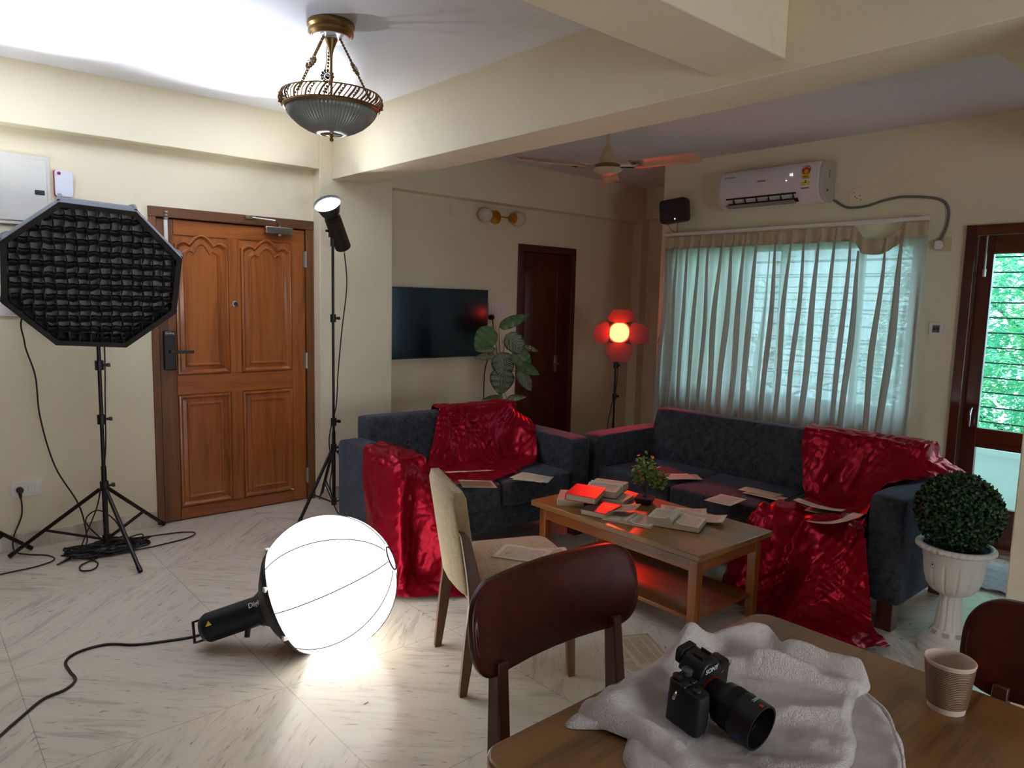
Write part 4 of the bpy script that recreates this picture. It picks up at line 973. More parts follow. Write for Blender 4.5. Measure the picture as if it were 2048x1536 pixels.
def sofa(name, label, loc, rz, W_, D_, seats, arm=.17):
    t = thing(name, label, 'sofa', (loc[0], loc[1], 0), rz)
    MB().box(arm*.6, W_-arm*.6, .05, D_-.03, .14, .32).build('base', M_sofa, t, bevel=.02)
    for x0 in (0, W_-arm):
        soft(MB(), x0, x0+arm, 0, D_-.02, .13, .665, .13, .0, .004, 56, 36, seed=x0).build('arm', M_sofa, t, smooth=70)
    bp = [(.60, .18), (.55, .46), (.61, .66), (.655, .785), (.70, .805), (.77, .80), (D_, .76), (D_, .45), (D_-.01, .16)]
    bm_ = MB(); back_profile(bm_, arm-.02, W_-arm+.02, bp, 40); bm_.build('backrest', M_sofa, t, smooth=70)
    sw_ = (W_-2*arm)/seats
    for k in range(seats):
        soft(MB(), arm+k*sw_+.002, arm+(k+1)*sw_-.002, -.02, .60, .30, .455, .14, .008, .003, 52, 24, seed=k*3).build('seat_cushion', M_sofa, t, smooth=70)
    for x in (.03, W_-.10):
        for y in (.02, D_-.10): MB().box(x, x+.075, y, y+.075, 0, .16).build('leg', M_darkwZ, t, bevel=.003)
    return t
s1t = sofa('two_seat_sofa', 'dark blue two seat sofa under the television, red cloth over arm and back', (2.05, 3.28), R(-4), 1.45, .80, 2)
s2t = sofa('three_seat_sofa', 'dark blue three seat sofa along the curtained window wall', (3.56, 3.34), R(-90), 2.10, .82, 3)

MB().tube([(.391+.020*math.cos(k*PI/10), .585, .634+.020*math.sin(k*PI/10)) for k in range(20)], .0025, 6, closed=True).build('stitched_ring', plain('dull_red_thread', '#7a2a34', .7), s1t, smooth=60)
# ---- crumpled satin
_rc = random.Random(77)
CR = []
for _f, _a in ((3.2, .011), (4.6, .009), (6.5, .0065), (8.5, .0062), (11., .0056), (14., .0048), (19., .0036), (24., .0028)):
    _d = Vector((_rc.gauss(0, 1), _rc.gauss(0, 1), _rc.gauss(0, 1))).normalized(); CR.append((_d*_f, _a, _rc.uniform(0, 9)))
def crumple(p, k, seed=0.):
    """piecewise flat facets with sharp creases, broken up by slow noise"""
    h = 0
    w_ = Vector((noise.noise(p*2.1+Vector((seed, 0, 0))), noise.noise(p*2.3+Vector((0, seed, 9))), noise.noise(p*1.9+Vector((4, 0, seed)))))*.16
    q = p+w_
    for i, (d, a, ph) in enumerate(CR):
        m_ = .35+1.3*max(0, noise.noise(p*3.1+Vector((i*7.3, seed, 0)))+.25)
        t_ = q.dot(d)+ph+seed; h += a*m_*(abs((t_ % 1)-.5)*2-.5)
    return h*k
def push_out(p, W_, D_, arm=.17, m_=.012):
    """keep a cloth point outside the sofa it lies on (sofa coordinates)"""
    x, y, z = p
    def yf(z): return .535+(z-.46)*.31 if z < .79 else .64
    zt = .822
    if arm-.04 < x < W_-arm+.035 and y > yf(z)-m_ and y < D_+m_ and z < zt+m_ and z > .40:
        c = [(y-(yf(z)-m_), 0), (zt+m_-z, 1), (D_+m_-y, 2)]; c.sort(); k = c[0]
        if k[1] == 0: y = yf(z)-m_
        elif k[1] == 1: z = zt+m_
        else: y = D_+m_
    for a, b in ((0, arm), (W_-arm, W_)):
        if a-m_ < x < b+m_ and -m_ < y < D_-.02+m_ and z < .667+m_:
            c = sorted([(x-(a-m_), 0), (b+m_-x, 1), (y+m_, 2), (.667+m_-z, 3)]); k = c[0][1]
            if k == 0: x = a-m_
            elif k == 1: x = b+m_
            elif k == 2: y = -m_
            else: z = .667+m_
    if arm-.01 < x < W_-arm+.01 and y > -.02-m_ and y < .60 and z < .466+m_:
        if y+.02+m_ < .466+m_-z: y = -.02-m_
        else: z = .466+m_
    return Vector((x, y, z))
def drape(mb, P, k=16, amp=1.45, f=13., seed=0., thick=.006, box=None):
    rows = [crom(r_, k) for r_ in P]; nc = len(rows[0])
    cols = [crom([rows[i][j] for i in range(len(rows))], k) for j in range(nc)]; nr = len(cols[0])
    G_ = [[push_out(cols[j][i], *box) for j in range(nc)] for i in range(nr)]
    for it in range(3):      # let the cloth relax so that it bridges corners
        N_ = [r_[:] for r_ in G_]
        for i in range(1, nr-1):
            for j in range(1, nc-1): N_[i][j] = push_out((G_[i-1][j]+G_[i+1][j]+G_[i][j-1]+G_[i][j+1])/4, *box)
        G_ = N_
    vs = []
    for i in range(nr):
        for j in range(nc):
            p = G_[i][j]; du = G_[i][min(j+1, nc-1)]-G_[i][max(j-1, 0)]; dv = G_[min(i+1, nr-1)][j]-G_[max(i-1, 0)][j]
            nrm = du.cross(dv); nrm = nrm.normalized() if nrm.length > 1e-9 else Vector((0, 0, 1))
            h = crumple(p, amp, seed); h = h if h > -.004 else -.004+(h+.004)*.35
            q = p+nrm*(max(h, -.010)+thick)
            if q.z < .006: q.z = .006+abs(h)*.4
            vs.append(q)
    mb._a(vs, [(i*nc+j, i*nc+j+1, (i+1)*nc+j+1, (i+1)*nc+j) for i in range(nr-1) for j in range(nc-1)])
def flip(P): return [list(reversed(r_)) for r_ in P]
A = [[(.70, .84, .60), (.88, .84, .62), (1.08, .84, .62), (1.26, .83, .62), (1.42, .80, .62), (1.50, .72, .60)],
     [(.70, .80, .812), (.88, .80, .82), (1.08, .80, .82), (1.24, .79, .825), (1.36, .74, .75), (1.46, .68, .695)],
     [(.65, .63, .805), (.86, .63, .815), (1.08, .63, .82), (1.22, .62, .82), (1.33, .60, .735), (1.40, .56, .69)],
     [(.57, .56, .62), (.80, .55, .62), (1.04, .55, .63), (1.18, .54, .63), (1.27, .50, .66), (1.34, .45, .685)],
     [(.50, .52, .475), (.74, .48, .50), (.98, .48, .50), (1.14, .47, .50), (1.22, .43, .56), (1.27, .36, .64)],
     [(.43, .40, .475), (.62, .26, .49), (.86, .28, .485), (1.04, .32, .485), (1.16, .34, .49), (1.235, .30, .53)],
     [(.36, .26, .475), (.48, .03, .475), (.66, .02, .468), (.88, .10, .466), (1.06, .20, .468), (1.18, .24, .475)]]
Bd = [[(.20, .54, .60), (.21, .40, .58), (.22, .26, .56), (.24, .20, .53), (.30, .24, .50), (.42, .30, .48)],
      [(.10, .44, .675), (.11, .28, .685), (.12, .12, .69), (.17, .07, .67), (.26, .10, .52), (.38, .14, .485)],
      [(-.015, .36, .62), (-.035, .16, .64), (-.01, -.04, .63), (.10, -.035, .60), (.22, -.03, .49), (.36, -.01, .465)],
      [(-.025, .31, .42), (-.06, .10, .42), (-.03, -.10, .42), (.09, -.035, .41), (.22, -.12, .36), (.36, -.06, .33)],
      [(-.03, .28, .22), (-.08, .06, .22), (-.04, -.14, .22), (.09, -.06, .21), (.22, -.17, .20), (.36, -.08, .18)],
      [(-.05, .22, .05), (-.12, .0, .05), (-.06, -.18, .05), (.08, -.12, .05), (.20, -.24, .05), (.34, -.14, .05)],
      [(-.09, .16, .012), (-.17, -.10, .012), (-.12, -.26, .014), (.02, -.36, .03), (.12, -.40, .014), (.26, -.46, .012)]]
dm = MB(); BX = (1.45, .80); drape(dm, A, 26, seed=1., box=BX); drape(dm, flip(Bd), 26, seed=3., box=BX)
d1 = dm.build('satin_drape', M_satin, smooth=28); d1.matrix_world = s1t.matrix_basis.copy() if 0 else Matrix.Translation((2.05, 3.28, 0)) @ Matrix.Rotation(R(-4), 4, 'Z')
tag(d1, 'crumpled crimson satin cloth over the arm and back of the two seat sofa', 'cloth', 'red satin cloths on the sofas')
Cc = [[(1.27, .87, .55), (1.44, .87, .55), (1.60, .86, .55), (1.75, .87, .55), (1.95, .86, .55), (2.13, .84, .56)],
      [(1.27, .82, .815), (1.44, .82, .82), (1.60, .80, .81), (1.75, .82, .815), (1.94, .82, .76), (2.11, .81, .69)],
      [(1.27, .64, .81), (1.44, .64, .815), (1.60, .66, .80), (1.75, .63, .81), (1.93, .64, .765), (2.09, .68, .70)],
      [(1.31, .55, .62), (1.46, .54, .62), (1.59, .59, .62), (1.70, .52, .63), (1.88, .50, .66), (2.02, .50, .695)],
      [(1.37, .48, .475), (1.49, .46, .485), (1.60, .50, .475), (1.69, .42, .50), (1.83, .36, .57), (1.97, .32, .69)],
      [(1.45, .36, .475), (1.54, .32, .485), (1.62, .34, .475), (1.70, .28, .50), (1.80, .22, .50), (1.925, .18, .65)],
      [(1.50, .22, .475), (1.57, .16, .485), (1.65, .16, .475), (1.73, .12, .49), (1.81, .08, .48), (1.90, .05, .55)]]
Dd = [[(1.47, .22, .475), (1.56, .20, .49), (1.66, .18, .48), (1.76, .18, .49), (1.86, .16, .49), (1.92, .12, .53)],
      [(1.40, .02, .478), (1.52, .02, .50), (1.64, .01, .48), (1.76, .02, .50), (1.86, .02, .48), (1.925, .03, .48)],
      [(1.35, -.05, .43), (1.48, -.09, .44), (1.62, -.05, .42), (1.76, -.10, .43), (1.88, -.06, .40), (1.96, -.05, .40)],
      [(1.30, -.08, .28), (1.44, -.16, .29), (1.60, -.08, .27), (1.76, -.18, .28), (1.90, -.10, .27), (1.99, -.07, .27)],
      [(1.26, -.11, .12), (1.42, -.22, .14), (1.58, -.13, .12), (1.76, -.26, .15), (1.92, -.15, .13), (2.02, -.09, .13)],
      [(1.24, -.14, .02), (1.42, -.24, .04), (1.58, -.24, .03), (1.76, -.38, .06), (1.93, -.28, .07), (2.05, -.12, .06)],
      [(1.22, -.18, .012), (1.40, -.27, .012), (1.60, -.31, .012), (1.80, -.52, .02), (2.02, -.40, .03), (2.16, -.20, .03)]]
dm = MB(); BX = (2.10, .82); drape(dm, Cc, 26, seed=7., box=BX); drape(dm, flip(Dd), 26, 1.65, seed=11., box=BX)
d2 = dm.build('satin_drape', M_satin, smooth=28); d2.matrix_world = Matrix.Translation((3.56, 3.34, 0)) @ Matrix.Rotation(R(-90), 4, 'Z')
tag(d2, 'crumpled crimson satin cloth falling from the three seat sofa to the floor', 'cloth', 'red satin cloths on the sofas')

# ================================================================ papers and books
def sheet(x, y, z, rz, label, w_=.14, h_=.20, tilt=(0, 0), curl=0., mat=None, group='loose printed pages on the sofas', name='loose_page', twist=0., n=10, seed=0):
    mb = MB()
    def fn(u, v):
        a, b = (u-.5)*w_, (v-.5)*h_
        return (a, b, curl*((2*v-1)**2)+twist*(u-.5)*(v-.5)+.0015*math.sin(u*5+seed)*math.sin(v*6))
    mb.grid(fn, n, n, uv=True)
    o = mb.build(name, mat or M_page, smooth=60, solid=.0007); o.location = (x, y, z)
    o.rotation_euler = (R(tilt[0]), R(tilt[1]), R(rz)); tag(o, label, 'paper', group); return o
sheet(2.93, 3.14, .482, 20, 'stack of white pages on the right cushion of the two seat sofa', .17, .22)
sheet(2.935, 3.13, .478, 32, 'page under the stack on the right cushion of the two seat sofa', .16, .22)
sheet(2.54, 3.18, .492, 62, 'white pages on left cushion of two seat sofa, behind the beige chair', .17, .20, tilt=(3, 0))
sheet(2.49, 3.20, .570, 66, 'tilted white page seen edge-on on the red cloth of the two seat sofa', .16, .26, tilt=(0, 12))
sheet(3.72, 2.63, .476, 62, 'pages lying on the far left cushion of the three seat sofa', .14, .19)
sheet(3.76, 2.61, .473, 50, 'page under others on the far left cushion of the three seat sofa', .14, .19)
sheet(3.48, 2.14, .477, 96, 'single page on the middle cushion edge of the three seat sofa', .155, .20)
sheet(3.80, 2.11, .477, 5, 'upper long page near the back on the three seat sofa', .105, .23, mat=M_page)
sheet(3.765, 2.06, .474, 3, 'lower long page near the back on the three seat sofa', .105, .23)
sheet(3.62, 1.84, .478, 8, 'page partly covered by the red cloth on the three seat sofa', .11, .20)
sheet(3.63, 1.68, .520, 14, 'curled page resting on top of the red cloth', .13, .24, curl=.012, tilt=(4, 8))
sheet(3.64, 1.63, .500, 10, 'page below the curled one on the red cloth', .11, .22)
sheet(3.48, 1.53, .505, 38, 'large curling page hanging over the red cloth at the seat edge', .19, .24, curl=.022, tilt=(-14, 14))
FLG = 'printed pages on the floor'
sheet(2.49, 1.90, .004, -28, 'newspaper page on the marble behind the dark curved chair', .17, .30, mat=M_news, group=FLG, name='newspaper_page')
sheet(2.36, 1.80, .003, -10, 'second pale page on the marble near the curved chair leg', .15, .2, group=FLG)
sheet(3.40, 1.55, .035, -62, 'newspaper page with dark picture on the red cloth on the floor', .26, .34, mat=M_newspic, group=FLG, name='newspaper_page', tilt=(3, 5))
sheet(3.42, 2.06, .02, 30, 'page half under the red cloth behind the coffee table leg', .16, .22, group=FLG, tilt=(4, 0))
sheet(3.20, 1.83, .03, 80, 'page scrap by the coffee table shelf corner', .08, .12, group=FLG, tilt=(0, 20))

TZ = .450
CT = thing('coffee_table', 'honey teak coffee table with lower shelf, covered in books', 'coffee table', (2.965, 2.295, 0))
CT.rotation_euler = (0, 0, R(-.8))
MB().box(-.305, .305, -.56, .56, TZ-.032, TZ).build('tabletop', M_ttop, CT, bevel=.005)
MB().box(-.265, -.243, -.50, .50, TZ-.10, TZ-.033).box(.243, .265, -.50, .50, TZ-.10, TZ-.033).build('apron', M_teak, CT, bevel=.002)
MB().box(-.24, .24, -.52, -.498, TZ-.10, TZ-.033).build('apron_end', M_teakX, CT, bevel=.002)
MB().box(-.24, .24, .498, .52, TZ-.10, TZ-.033).build('apron_end', M_teakX, CT, bevel=.002)
for sx in (-1, 1):
    for sy in (-1, 1):
        MB().taper((sx*.245, sy*.50, TZ-.032), (sx*.245, sy*.50, 0), .048, .048, .042, .042).build('leg', M_teakZ, CT, bevel=.003)
MB().box(-.245, .245, -.50, .50, .105, .125).build('shelf', M_teak, CT, bevel=.002)

def book(name, label, x, y, z, rz, w_, h_, t_, cover, spine=None, tilt=(0, 0), group='books on the coffee table', title=None, tcol=None):
    """w_ across the cover, h_ along the spine; spine at -x"""
    b = thing(name, label, 'book', (x, y, z), 0, group); b.rotation_euler = (R(tilt[0]), R(tilt[1]), R(rz))
    MB().box(-w_/2, w_/2, -h_/2, h_/2, 0, .003).box(-w_/2, w_/2, -h_/2, h_/2, t_-.003, t_).box(-w_/2-.002, -w_/2+.004, -h_/2, h_/2, 0, t_).build('cover', cover, b, bevel=.001)
    MB().box(-w_/2+.004, w_/2-.005, -h_/2+.004, h_/2-.004, .003, t_-.003).build('page_block', M_edges, b)
    if title:
        for q_, (s_, sz) in enumerate(title): text(s_, sz, (.0, h_*(.2-.22*q_), t_+.0004), (0, 0, 0), tcol or M_gold, b, ext=.0002)
    return b
def openbook(label, x, y, z, rz, w_, h_, tl, tr, cover, tilt=0, group='books on the coffee table', name='open_book'):
    b = thing(name, label, 'book', (x, y, z), R(rz), group)
    MB().box(-w_, w_, -h_/2, h_/2, 0, .003).build('cover', cover, b, bevel=.001)
    for sg, t_ in ((-1, tl), (1, tr)):
        def prof(u): return .003+t_*(1-.10*u)*min(1, (u*7+.1))**.5+.010*math.exp(-((u-.12)/.12)**2)
        pm = MB()
        def fn(u, v): return (sg*u*(w_-.006), (v-.5)*(h_-.008), prof(u))
        pm.grid(fn, 22, 6, uv=True)
        if sg < 0:
            for k_, q_ in list(pm.uv.items()): pm.uv[k_] = (1-q_[0], q_[1])
        pm.build('page', M_page, b, smooth=60)
        em = MB(); N = 22; top = [(sg*i/N*(w_-.006), prof(i/N)-.0004) for i in range(N+1)]
        poly = top+[(sg*(w_-.006), .003), (0, .003)]
        em.prism(poly, -(h_-.008)/2, (h_-.008)/2, 'xz'); em.build('page_block', M_edges, b)
    return b
M_redc = plain('bright_red_cover', '#b81420', .4); M_darkc = plain('dark_brown_cover', '#3a2a26', .45); M_whitec = plain('cream_cover', '#b9ad94', .6); M_blackc = plain('black_cover', '#121214', .4)
book('hardcover_book', 'cream book with torn edge under the bright red hardcover', 2.835, 2.70, TZ, -50, .15, .21, .034, M_whitec)
book('hardcover_book', 'bright red hardcover book on top of the stack at table end', 2.862, 2.625, TZ+.036, -62, .17, .235, .036, M_redc, tilt=(0, 3))
book('hardcover_book', 'dark brown book with gold title at the near left of the table', 2.80, 2.455, TZ, -75, .145, .20, .030, M_darkc, title=(('THE WINDS', .022), ('OF WAR', .022)))
book('hardcover_book', 'closed yellowish book beneath the back open book', 3.045, 2.60, TZ, 18, .17, .22, .022, M_whitec)
openbook('large open book at the back of the coffee table left of the bonsai', 3.075, 2.665, TZ+.024, 24, .135, .20, .038, .040, M_darkc)
openbook('thin open booklet with picture beside the front open book', 2.835, 2.27, TZ, 108, .13, .175, .006, .008, M_whitec, name='open_booklet')
openbook('thick open book at the front middle of the coffee table', 2.955, 2.085, TZ, 112, .135, .185, .028, .046, M_blackc)
FT = 'loose printed pages on the coffee table'
sheet(3.16, 2.19, TZ+.006, 35, 'folded pinkish pages on the coffee table right of the bonsai', .14, .24, curl=.008, group=FT)
sheet(3.115, 2.06, TZ+.014, 20, 'curled page sticking out past the front open book', .11, .26, curl=.016, group=FT, tilt=(0, -6))
sheet(2.86, 2.345, TZ+.03, 105, 'lifted picture page over the thin open booklet', .12, .16, curl=.012, group=FT, mat=M_newspic, tilt=(0, 12))
o = MB()
o.prism([(0, 0), (.05, -.015), (.06, .01), (.02, .022)], 0, .0012); bm_ = o.build('bookmark', plain('orange_paper', '#e8641c', .6)); bm_.location = (2.70, 2.36, TZ+.0005); tag(bm_, 'small orange paper scrap on the near edge of the coffee table', 'paper')

# ---- bonsai
BN = thing('potted_bonsai', 'small artificial bonsai in dark square pot on the coffee table', 'plant', (3.125, 2.425, TZ), R(25))
MB().taper((0, 0, 0), (0, 0, .038), .075, .075, .105, .105).build('pot', plain('dark_brown_pot', '#20130f', .4), BN, bevel=.004)
MB().box(-.045, .045, -.045, .045, .036, .040).build('soil', plain('soil', '#2a1d14', .9), BN)
bt = MB().tube([(0, 0, .038), (.015, .0, .07), (-.012, .01, .10), (.0, .0, .14), (-.02, .0, .19), (-.02, .0, .24)], [.011, .009, .008, .007, .005, .003], 8, smooth=4)
bt.tube([(0, 0, .10), (.02, -.03, .12), (.04, -.05, .11)], [.005, .003], 6, smooth=3).tube([(0, 0, .15), (.02, .03, .18)], .004, 6)
bt.build('trunk', plain('bonsai_trunk', '#3a2a20', .8), BN, smooth=50)
rb_ = random.Random(9); lm_ = [MB(), MB()]
def leafquad(mb, c, d, up_, L, w_):
    s_ = d.cross(up_).normalized(); n = s_.cross(d).normalized()
    pts = [c, c+d*L*.3+s_*w_*.5+n*.002, c+d*L*.7+s_*w_*.42, c+d*L-n*.003, c+d*L*.7-s_*w_*.42, c+d*L*.3-s_*w_*.5+n*.002, c+d*L*.5-n*w_*.10]
    mb._a(pts, [(0, 1, 6), (1, 2, 6), (2, 3, 6), (3, 4, 6), (4, 5, 6), (5, 0, 6)])
for k in range(430):
    cl = rb_.choice([((-.02, 0, .235), .052), ((-.03, .02, .19), .058), ((.0, -.02, .20), .055), ((.045, -.06, .12), .045), ((.02, -.04, .15), .042), ((-.045, .03, .15), .035), ((.065, -.085, .14), .03)])
    c = Vector(cl[0])+Vector((rb_.gauss(0, 1), rb_.gauss(0, 1), rb_.gauss(0, 1))).normalized()*cl[1]*rb_.uniform(.4, 1)
    d = Vector((rb_.uniform(-1, 1), rb_.uniform(-1, 1), rb_.uniform(-.5, .8))).normalized()
    leafquad(lm_[rb_.random() < .10], c, d, Vector((rb_.uniform(-.3, .3), rb_.uniform(-.3, .3), 1)), rb_.uniform(.022, .034), rb_.uniform(.016, .022))
for mb, mt in zip(lm_, (leafm('waxy_green_leaf', '#4a7d33', '#7da856'), leafm('rusty_leaf', '#9a7a3a', '#8a9448'))): mb.build('leaves', mt, BN, smooth=60)['kind'] = 'stuff'

# ================================================================ chairs
UC = thing('upholstered_chair', 'beige upholstered chair with wooden legs facing the coffee table', 'chair', (1.745, 2.30, 0), R(-22))
M_chx = M_chairw
bk = MB()
def bkf(u, v):      # backrest slab: u around section, v up
    z = .40+.42*v; cx = -.015-.055*(v-.35)*1.2; hw = .198+.012*v
    a = 2*PI*u; e = .28
    px_, py_ = spow(math.cos(a), e), spow(math.sin(a), e)
    curve = .020*(1-py_**2)*-1
    tz = z+(.018*(1-py_**2) if v > .9 else 0)
    k = 1 if 0 < v < 1 else .0
    return (cx+.032*px_*(1 if v < 1 else .6)+curve, hw*py_, tz)
bk.grid(bkf, 48, 14)
def cap(v, s_):
    pts = [Vector(bkf(i/48, v)) for i in range(48)]; c = sum(pts, Vector())/48
    bk._a(pts+[c+Vector((0, 0, s_))], [(i, (i+1) % 48, 48) for i in range(48)])
cap(1, .006); cap(0, -.003)
bk.build('backrest', M_beige, UC, smooth=55)
soft(MB(), -.02, .47, -.225, .225, .405, .475, .2, .012, .001).build('seat', M_beige, UC, smooth=70)
MB().box(.0, .44, -.205, .205, .36, .408).build('seat_frame', M_chx, UC, bevel=.004)
for sy in (-1, 1):
    lg = MB()
    pts = [(-.035, 0.), (-.005, .25), (.01, .40), (-.03, .62), (-.050, .665)]
    wd = [.030, .048, .055, .036, .022]
    poly = [(p[0]-w_/2, p[1]) for p, w_ in zip(pts, wd)]+[(p[0]+w_/2, p[1]) for p, w_ in reversed(list(zip(pts, wd)))]
    c2 = [(p.x, p.z) for p in crom([(a, 0, b) for a, b in poly[:5]], 5)]+[(p.x, p.z) for p in crom([(a, 0, b) for a, b in poly[5:]], 5)]
    lg.prism(c2, sy*.215-.014, sy*.215+.014, 'xz'); lg.build('rear_leg', M_chx, UC, bevel=.003)
    MB().taper((.42, sy*.185, .40), (.44, sy*.195, 0), .045, .035, .028, .025).build('front_leg', M_chx, UC, bevel=.003)
P2 = 'printed pages on the beige chair seat'
sheet(1.985, 2.17, .487, 30, 'printed page lying on the beige chair seat, nearer the backrest', .17, .22, group=P2)
sheet(2.06, 2.10, .485, 62, 'second page on the beige chair seat, mostly hidden by the dark chair', .16, .21, group=P2)

def dining_chair(label, loc, rz, W_=.56):
    """origin on the floor under the backrest; the sitter faces +x"""
    t = thing('dining_chair', label, 'chair', (loc[0], loc[1], 0), rz, None)
    bp = MB(); H_ = .215; zc = .815
    def fn(u, v):
        # stadium outline swept along an arc, with rounded section
        a = 2*PI*u
        yy = math.cos(a); zz = math.sin(a)
        hy, hz = W_/2, H_/2; r_ = hz*.92
        py_ = (hy-r_)*(1 if yy > 0 else -1)*min(1, abs(yy)*6)+r_*spow(yy, .8) if abs(yy) > 0 else 0
        pz_ = hz*spow(zz, .72)
        th = math.sin(PI*v); s_ = 1-.045*(1-math.sin(PI*v))**2
        side = (v-.5)*2
        py_ *= s_*(1 if 1 else 0); pz_ *= s_
        x = -.045*(1-(py_/(W_/2))**2)+.011*spow(side, .5)*1
        return (x-.03*(pz_/hz)*.6, py_, zc+pz_)
    bp.grid(fn, 96, 12)
    for v in (0, 1):
        b = len(bp.v); ring = [Vector(fn(i/96, v)) for i in range(96)]
        # fill with strips across the height so that the face follows the arc
        up_r = ring[0:49]; lo_r = [ring[(96-i) % 96] for i in range(49)]
        vs = []; nn_ = 10
        for p, q_ in zip(up_r, lo_r):
            for k in range(nn_+1):
                w_ = p.lerp(q_, k/nn_); w_ = w_+Vector(((.004 if v else -.004)*math.sin(PI*k/nn_), 0, 0)); vs.append(w_)
        bp._a(vs, [(i*(nn_+1)+k, i*(nn_+1)+k+1, (i+1)*(nn_+1)+k+1, (i+1)*(nn_+1)+k) for i in range(48) for k in range(nn_)])
    bmx = bp.build('backrest', M_darkw, t, smooth=45)
    md = bmx.modifiers.new('weld', 'WELD'); md.merge_threshold = .0006
    for sy in (-1, 1):
        MB().taper((-.005, sy*.195, .74), (.02, sy*.205, .42), .030, .036, .040, .046, side=(0, 1, 0)).taper((.02, sy*.205, .42), (-.03, sy*.21, 0), .040, .046, .028, .032, side=(0, 1, 0)).build('rear_leg', M_darkwZ, t, bevel=.003)
        MB().taper((.42, sy*.19, .41), (.43, sy*.195, 0), .042, .042, .03, .03).build('front_leg', M_darkwZ, t, bevel=.003)
    MB().box(.02, .43, -.205, .205, .37, .42).build('seat_frame', M_darkwZ, t, bevel=.004)
    soft(MB(), .0, .46, -.225, .225, .415, .465, .2, .008, .0005).build('seat', linen('brown_seat_cloth', '#7a6248', '#5f4a35'), t, smooth=70)
    return t
dining_chair('dark red curved back dining chair at the near end of the table, foreground centre', (1.20, 1.165), R(-90))
dining_chair('dark red curved back dining chair cropped by the right picture edge beside paper cup', (1.80, .205), R(180))

# ================================================================ dining table and what lies on it
DZ = .75
DT = thing('dining_table', 'brown wood dining table with towel, camera and paper cup', 'table', (1.23, .2, 0), 0)
MB().prism(rrect(.96, 1.46, .05, 6, 0, 0), DZ-.04, DZ, 'xy').build('tabletop', M_dtop, DT, bevel=.006, seg=3, smooth=35)
MB().box(-.42, .42, -.66, -.64, .64, .71).box(-.42, .42, .62, .64, .64, .71).box(-.44, -.42, -.64, .62, .64, .71).box(.40, .42, -.64, .62, .64, .71).build('apron', M_dtop, DT)
for sx in (-1, 1):
    for sy in (-1, 1): MB().taper((sx*.40, sy*.62, .71), (sx*.41, sy*.63, 0), .06, .06, .045, .045).build('leg', M_dtop, DT, bevel=.004)

# towel: irregular heap of folded terry cloth
M_towel = NT('grey_white_terry'); _v = M_towel.coord(); _n = M_towel.noise(_v, 260, 2, .9); _n2 = M_towel.noise(_v, 30, 4, .7)
M_towel.set(Base_Color=M_towel.mix(M_towel.math('ADD', M_towel.math('MULTIPLY', _n2, .5), M_towel.math('MULTIPLY', _n, .5)), lin('#d9cfcd'), lin('#f3eae6')), Roughness=.95, Sheen_Weight=.6, Sheen_Roughness=.6)
M_towel.b.inputs['Specular IOR Level'].default_value = .1
M_towel.bump(M_towel.math('ADD', _n, M_towel.math('MULTIPLY', _n2, .8)), 1., .009); M_towel = M_towel.m
TC = Vector((1.25, .70, 0))
def outline_towel(pts, n=160):
    P = crom([(p[0], p[1], 0) for p in pts], 12, True); out = []
    return P
def heap(pts, hfun, z0, rings=46):
    P = outline_towel(pts); n = len(P); c = sum(P, Vector())/n; vs = []
    for i in range(rings+1):
        u = i/rings
        for k, p in enumerate(P):
            q_ = c+(p-c)*u; e = min(1, (1-u)*((p-c).length)/.022)
            h = hfun(q_)*math.sin(min(1, e)*PI/2)**.7
            vs.append(Vector((q_.x, q_.y, z0+.003+h)))
    mb = MB(); mb._a(vs, [(i*n+k, i*n+(k+1) % n, (i+1)*n+(k+1) % n, (i+1)*n+k) for i in range(1, rings) for k in range(n)]+[(k, (k+1) % n, n+(k+1) % n, n+k) for k in range(n)])
    # closing underside
    b = len(mb.v); mb._a([Vector((p.x, p.y, z0+.001)) for p in P], [tuple(range(n))]); mb.f += [(rings*n+k, rings*n+(k+1) % n, b+(k+1) % n, b+k) for k in range(n)]
    return mb
def ridge(q_, a, b, h, w_):
    a, b = Vector((a[0], a[1], 0)), Vector((b[0], b[1], 0)); ab = b-a; t_ = max(0, min(1, (q_-a).dot(ab)/ab.length_squared)); d = (q_-(a+ab*t_)).length
    return h*math.exp(-(d/w_)**2)
def hmain(q_):
    h = .016+.010*noise.noise(q_*7)+.006*noise.noise(q_*19)
    h += ridge(q_, (1.02, .84), (1.30, .865), .038, .030)+ridge(q_, (1.30, .87), (1.50, .80), .050, .034)+ridge(q_, (1.13, .80), (1.24, .72), .022, .024)
    h += ridge(q_, (1.30, .82), (1.44, .66), .028, .022)+ridge(q_, (1.48, .72), (1.52, .60), .040, .030)+ridge(q_, (1.36, .74), (1.46, .56), .020, .018)
    h += ridge(q_, (1.20, .66), (1.40, .52), .016, .022)+ridge(q_, (.98, .85), (1.02, .70), .018, .02)+ridge(q_, (1.10, .68), (1.16, .58), .012, .02)
    h += .004*math.sin((q_.x*1.2+q_.y*.6)*60+3*noise.noise(q_*6))
    h += .0016*noise.noise(q_*70)
    h -= .022*math.exp(-(((q_-Vector((1.14, .71, 0))).length)/.10)**2)+.014*math.exp(-(((q_-Vector((1.17, .60, 0))).length)/.06)**2)
    return max(h, .008)
TW = thing('towel', 'crumpled greyish white terry towel under the camera on the table', 'towel', (0, 0, 0))
low = [(.93, .885), (1.00, .80), (.93, .74), (.92, .66), (1.05, .50), (1.20, .40), (1.36, .44), (1.44, .50), (1.50, .56), (1.54, .64), (1.48, .74), (1.3, .85), (1.1, .89)]
heap(low, lambda q_: .010+.004*noise.noise(q_*9)+.002*math.sin(q_.x*90+q_.y*40), DZ, 40).build('lower_fold', M_towel, TW, smooth=60)
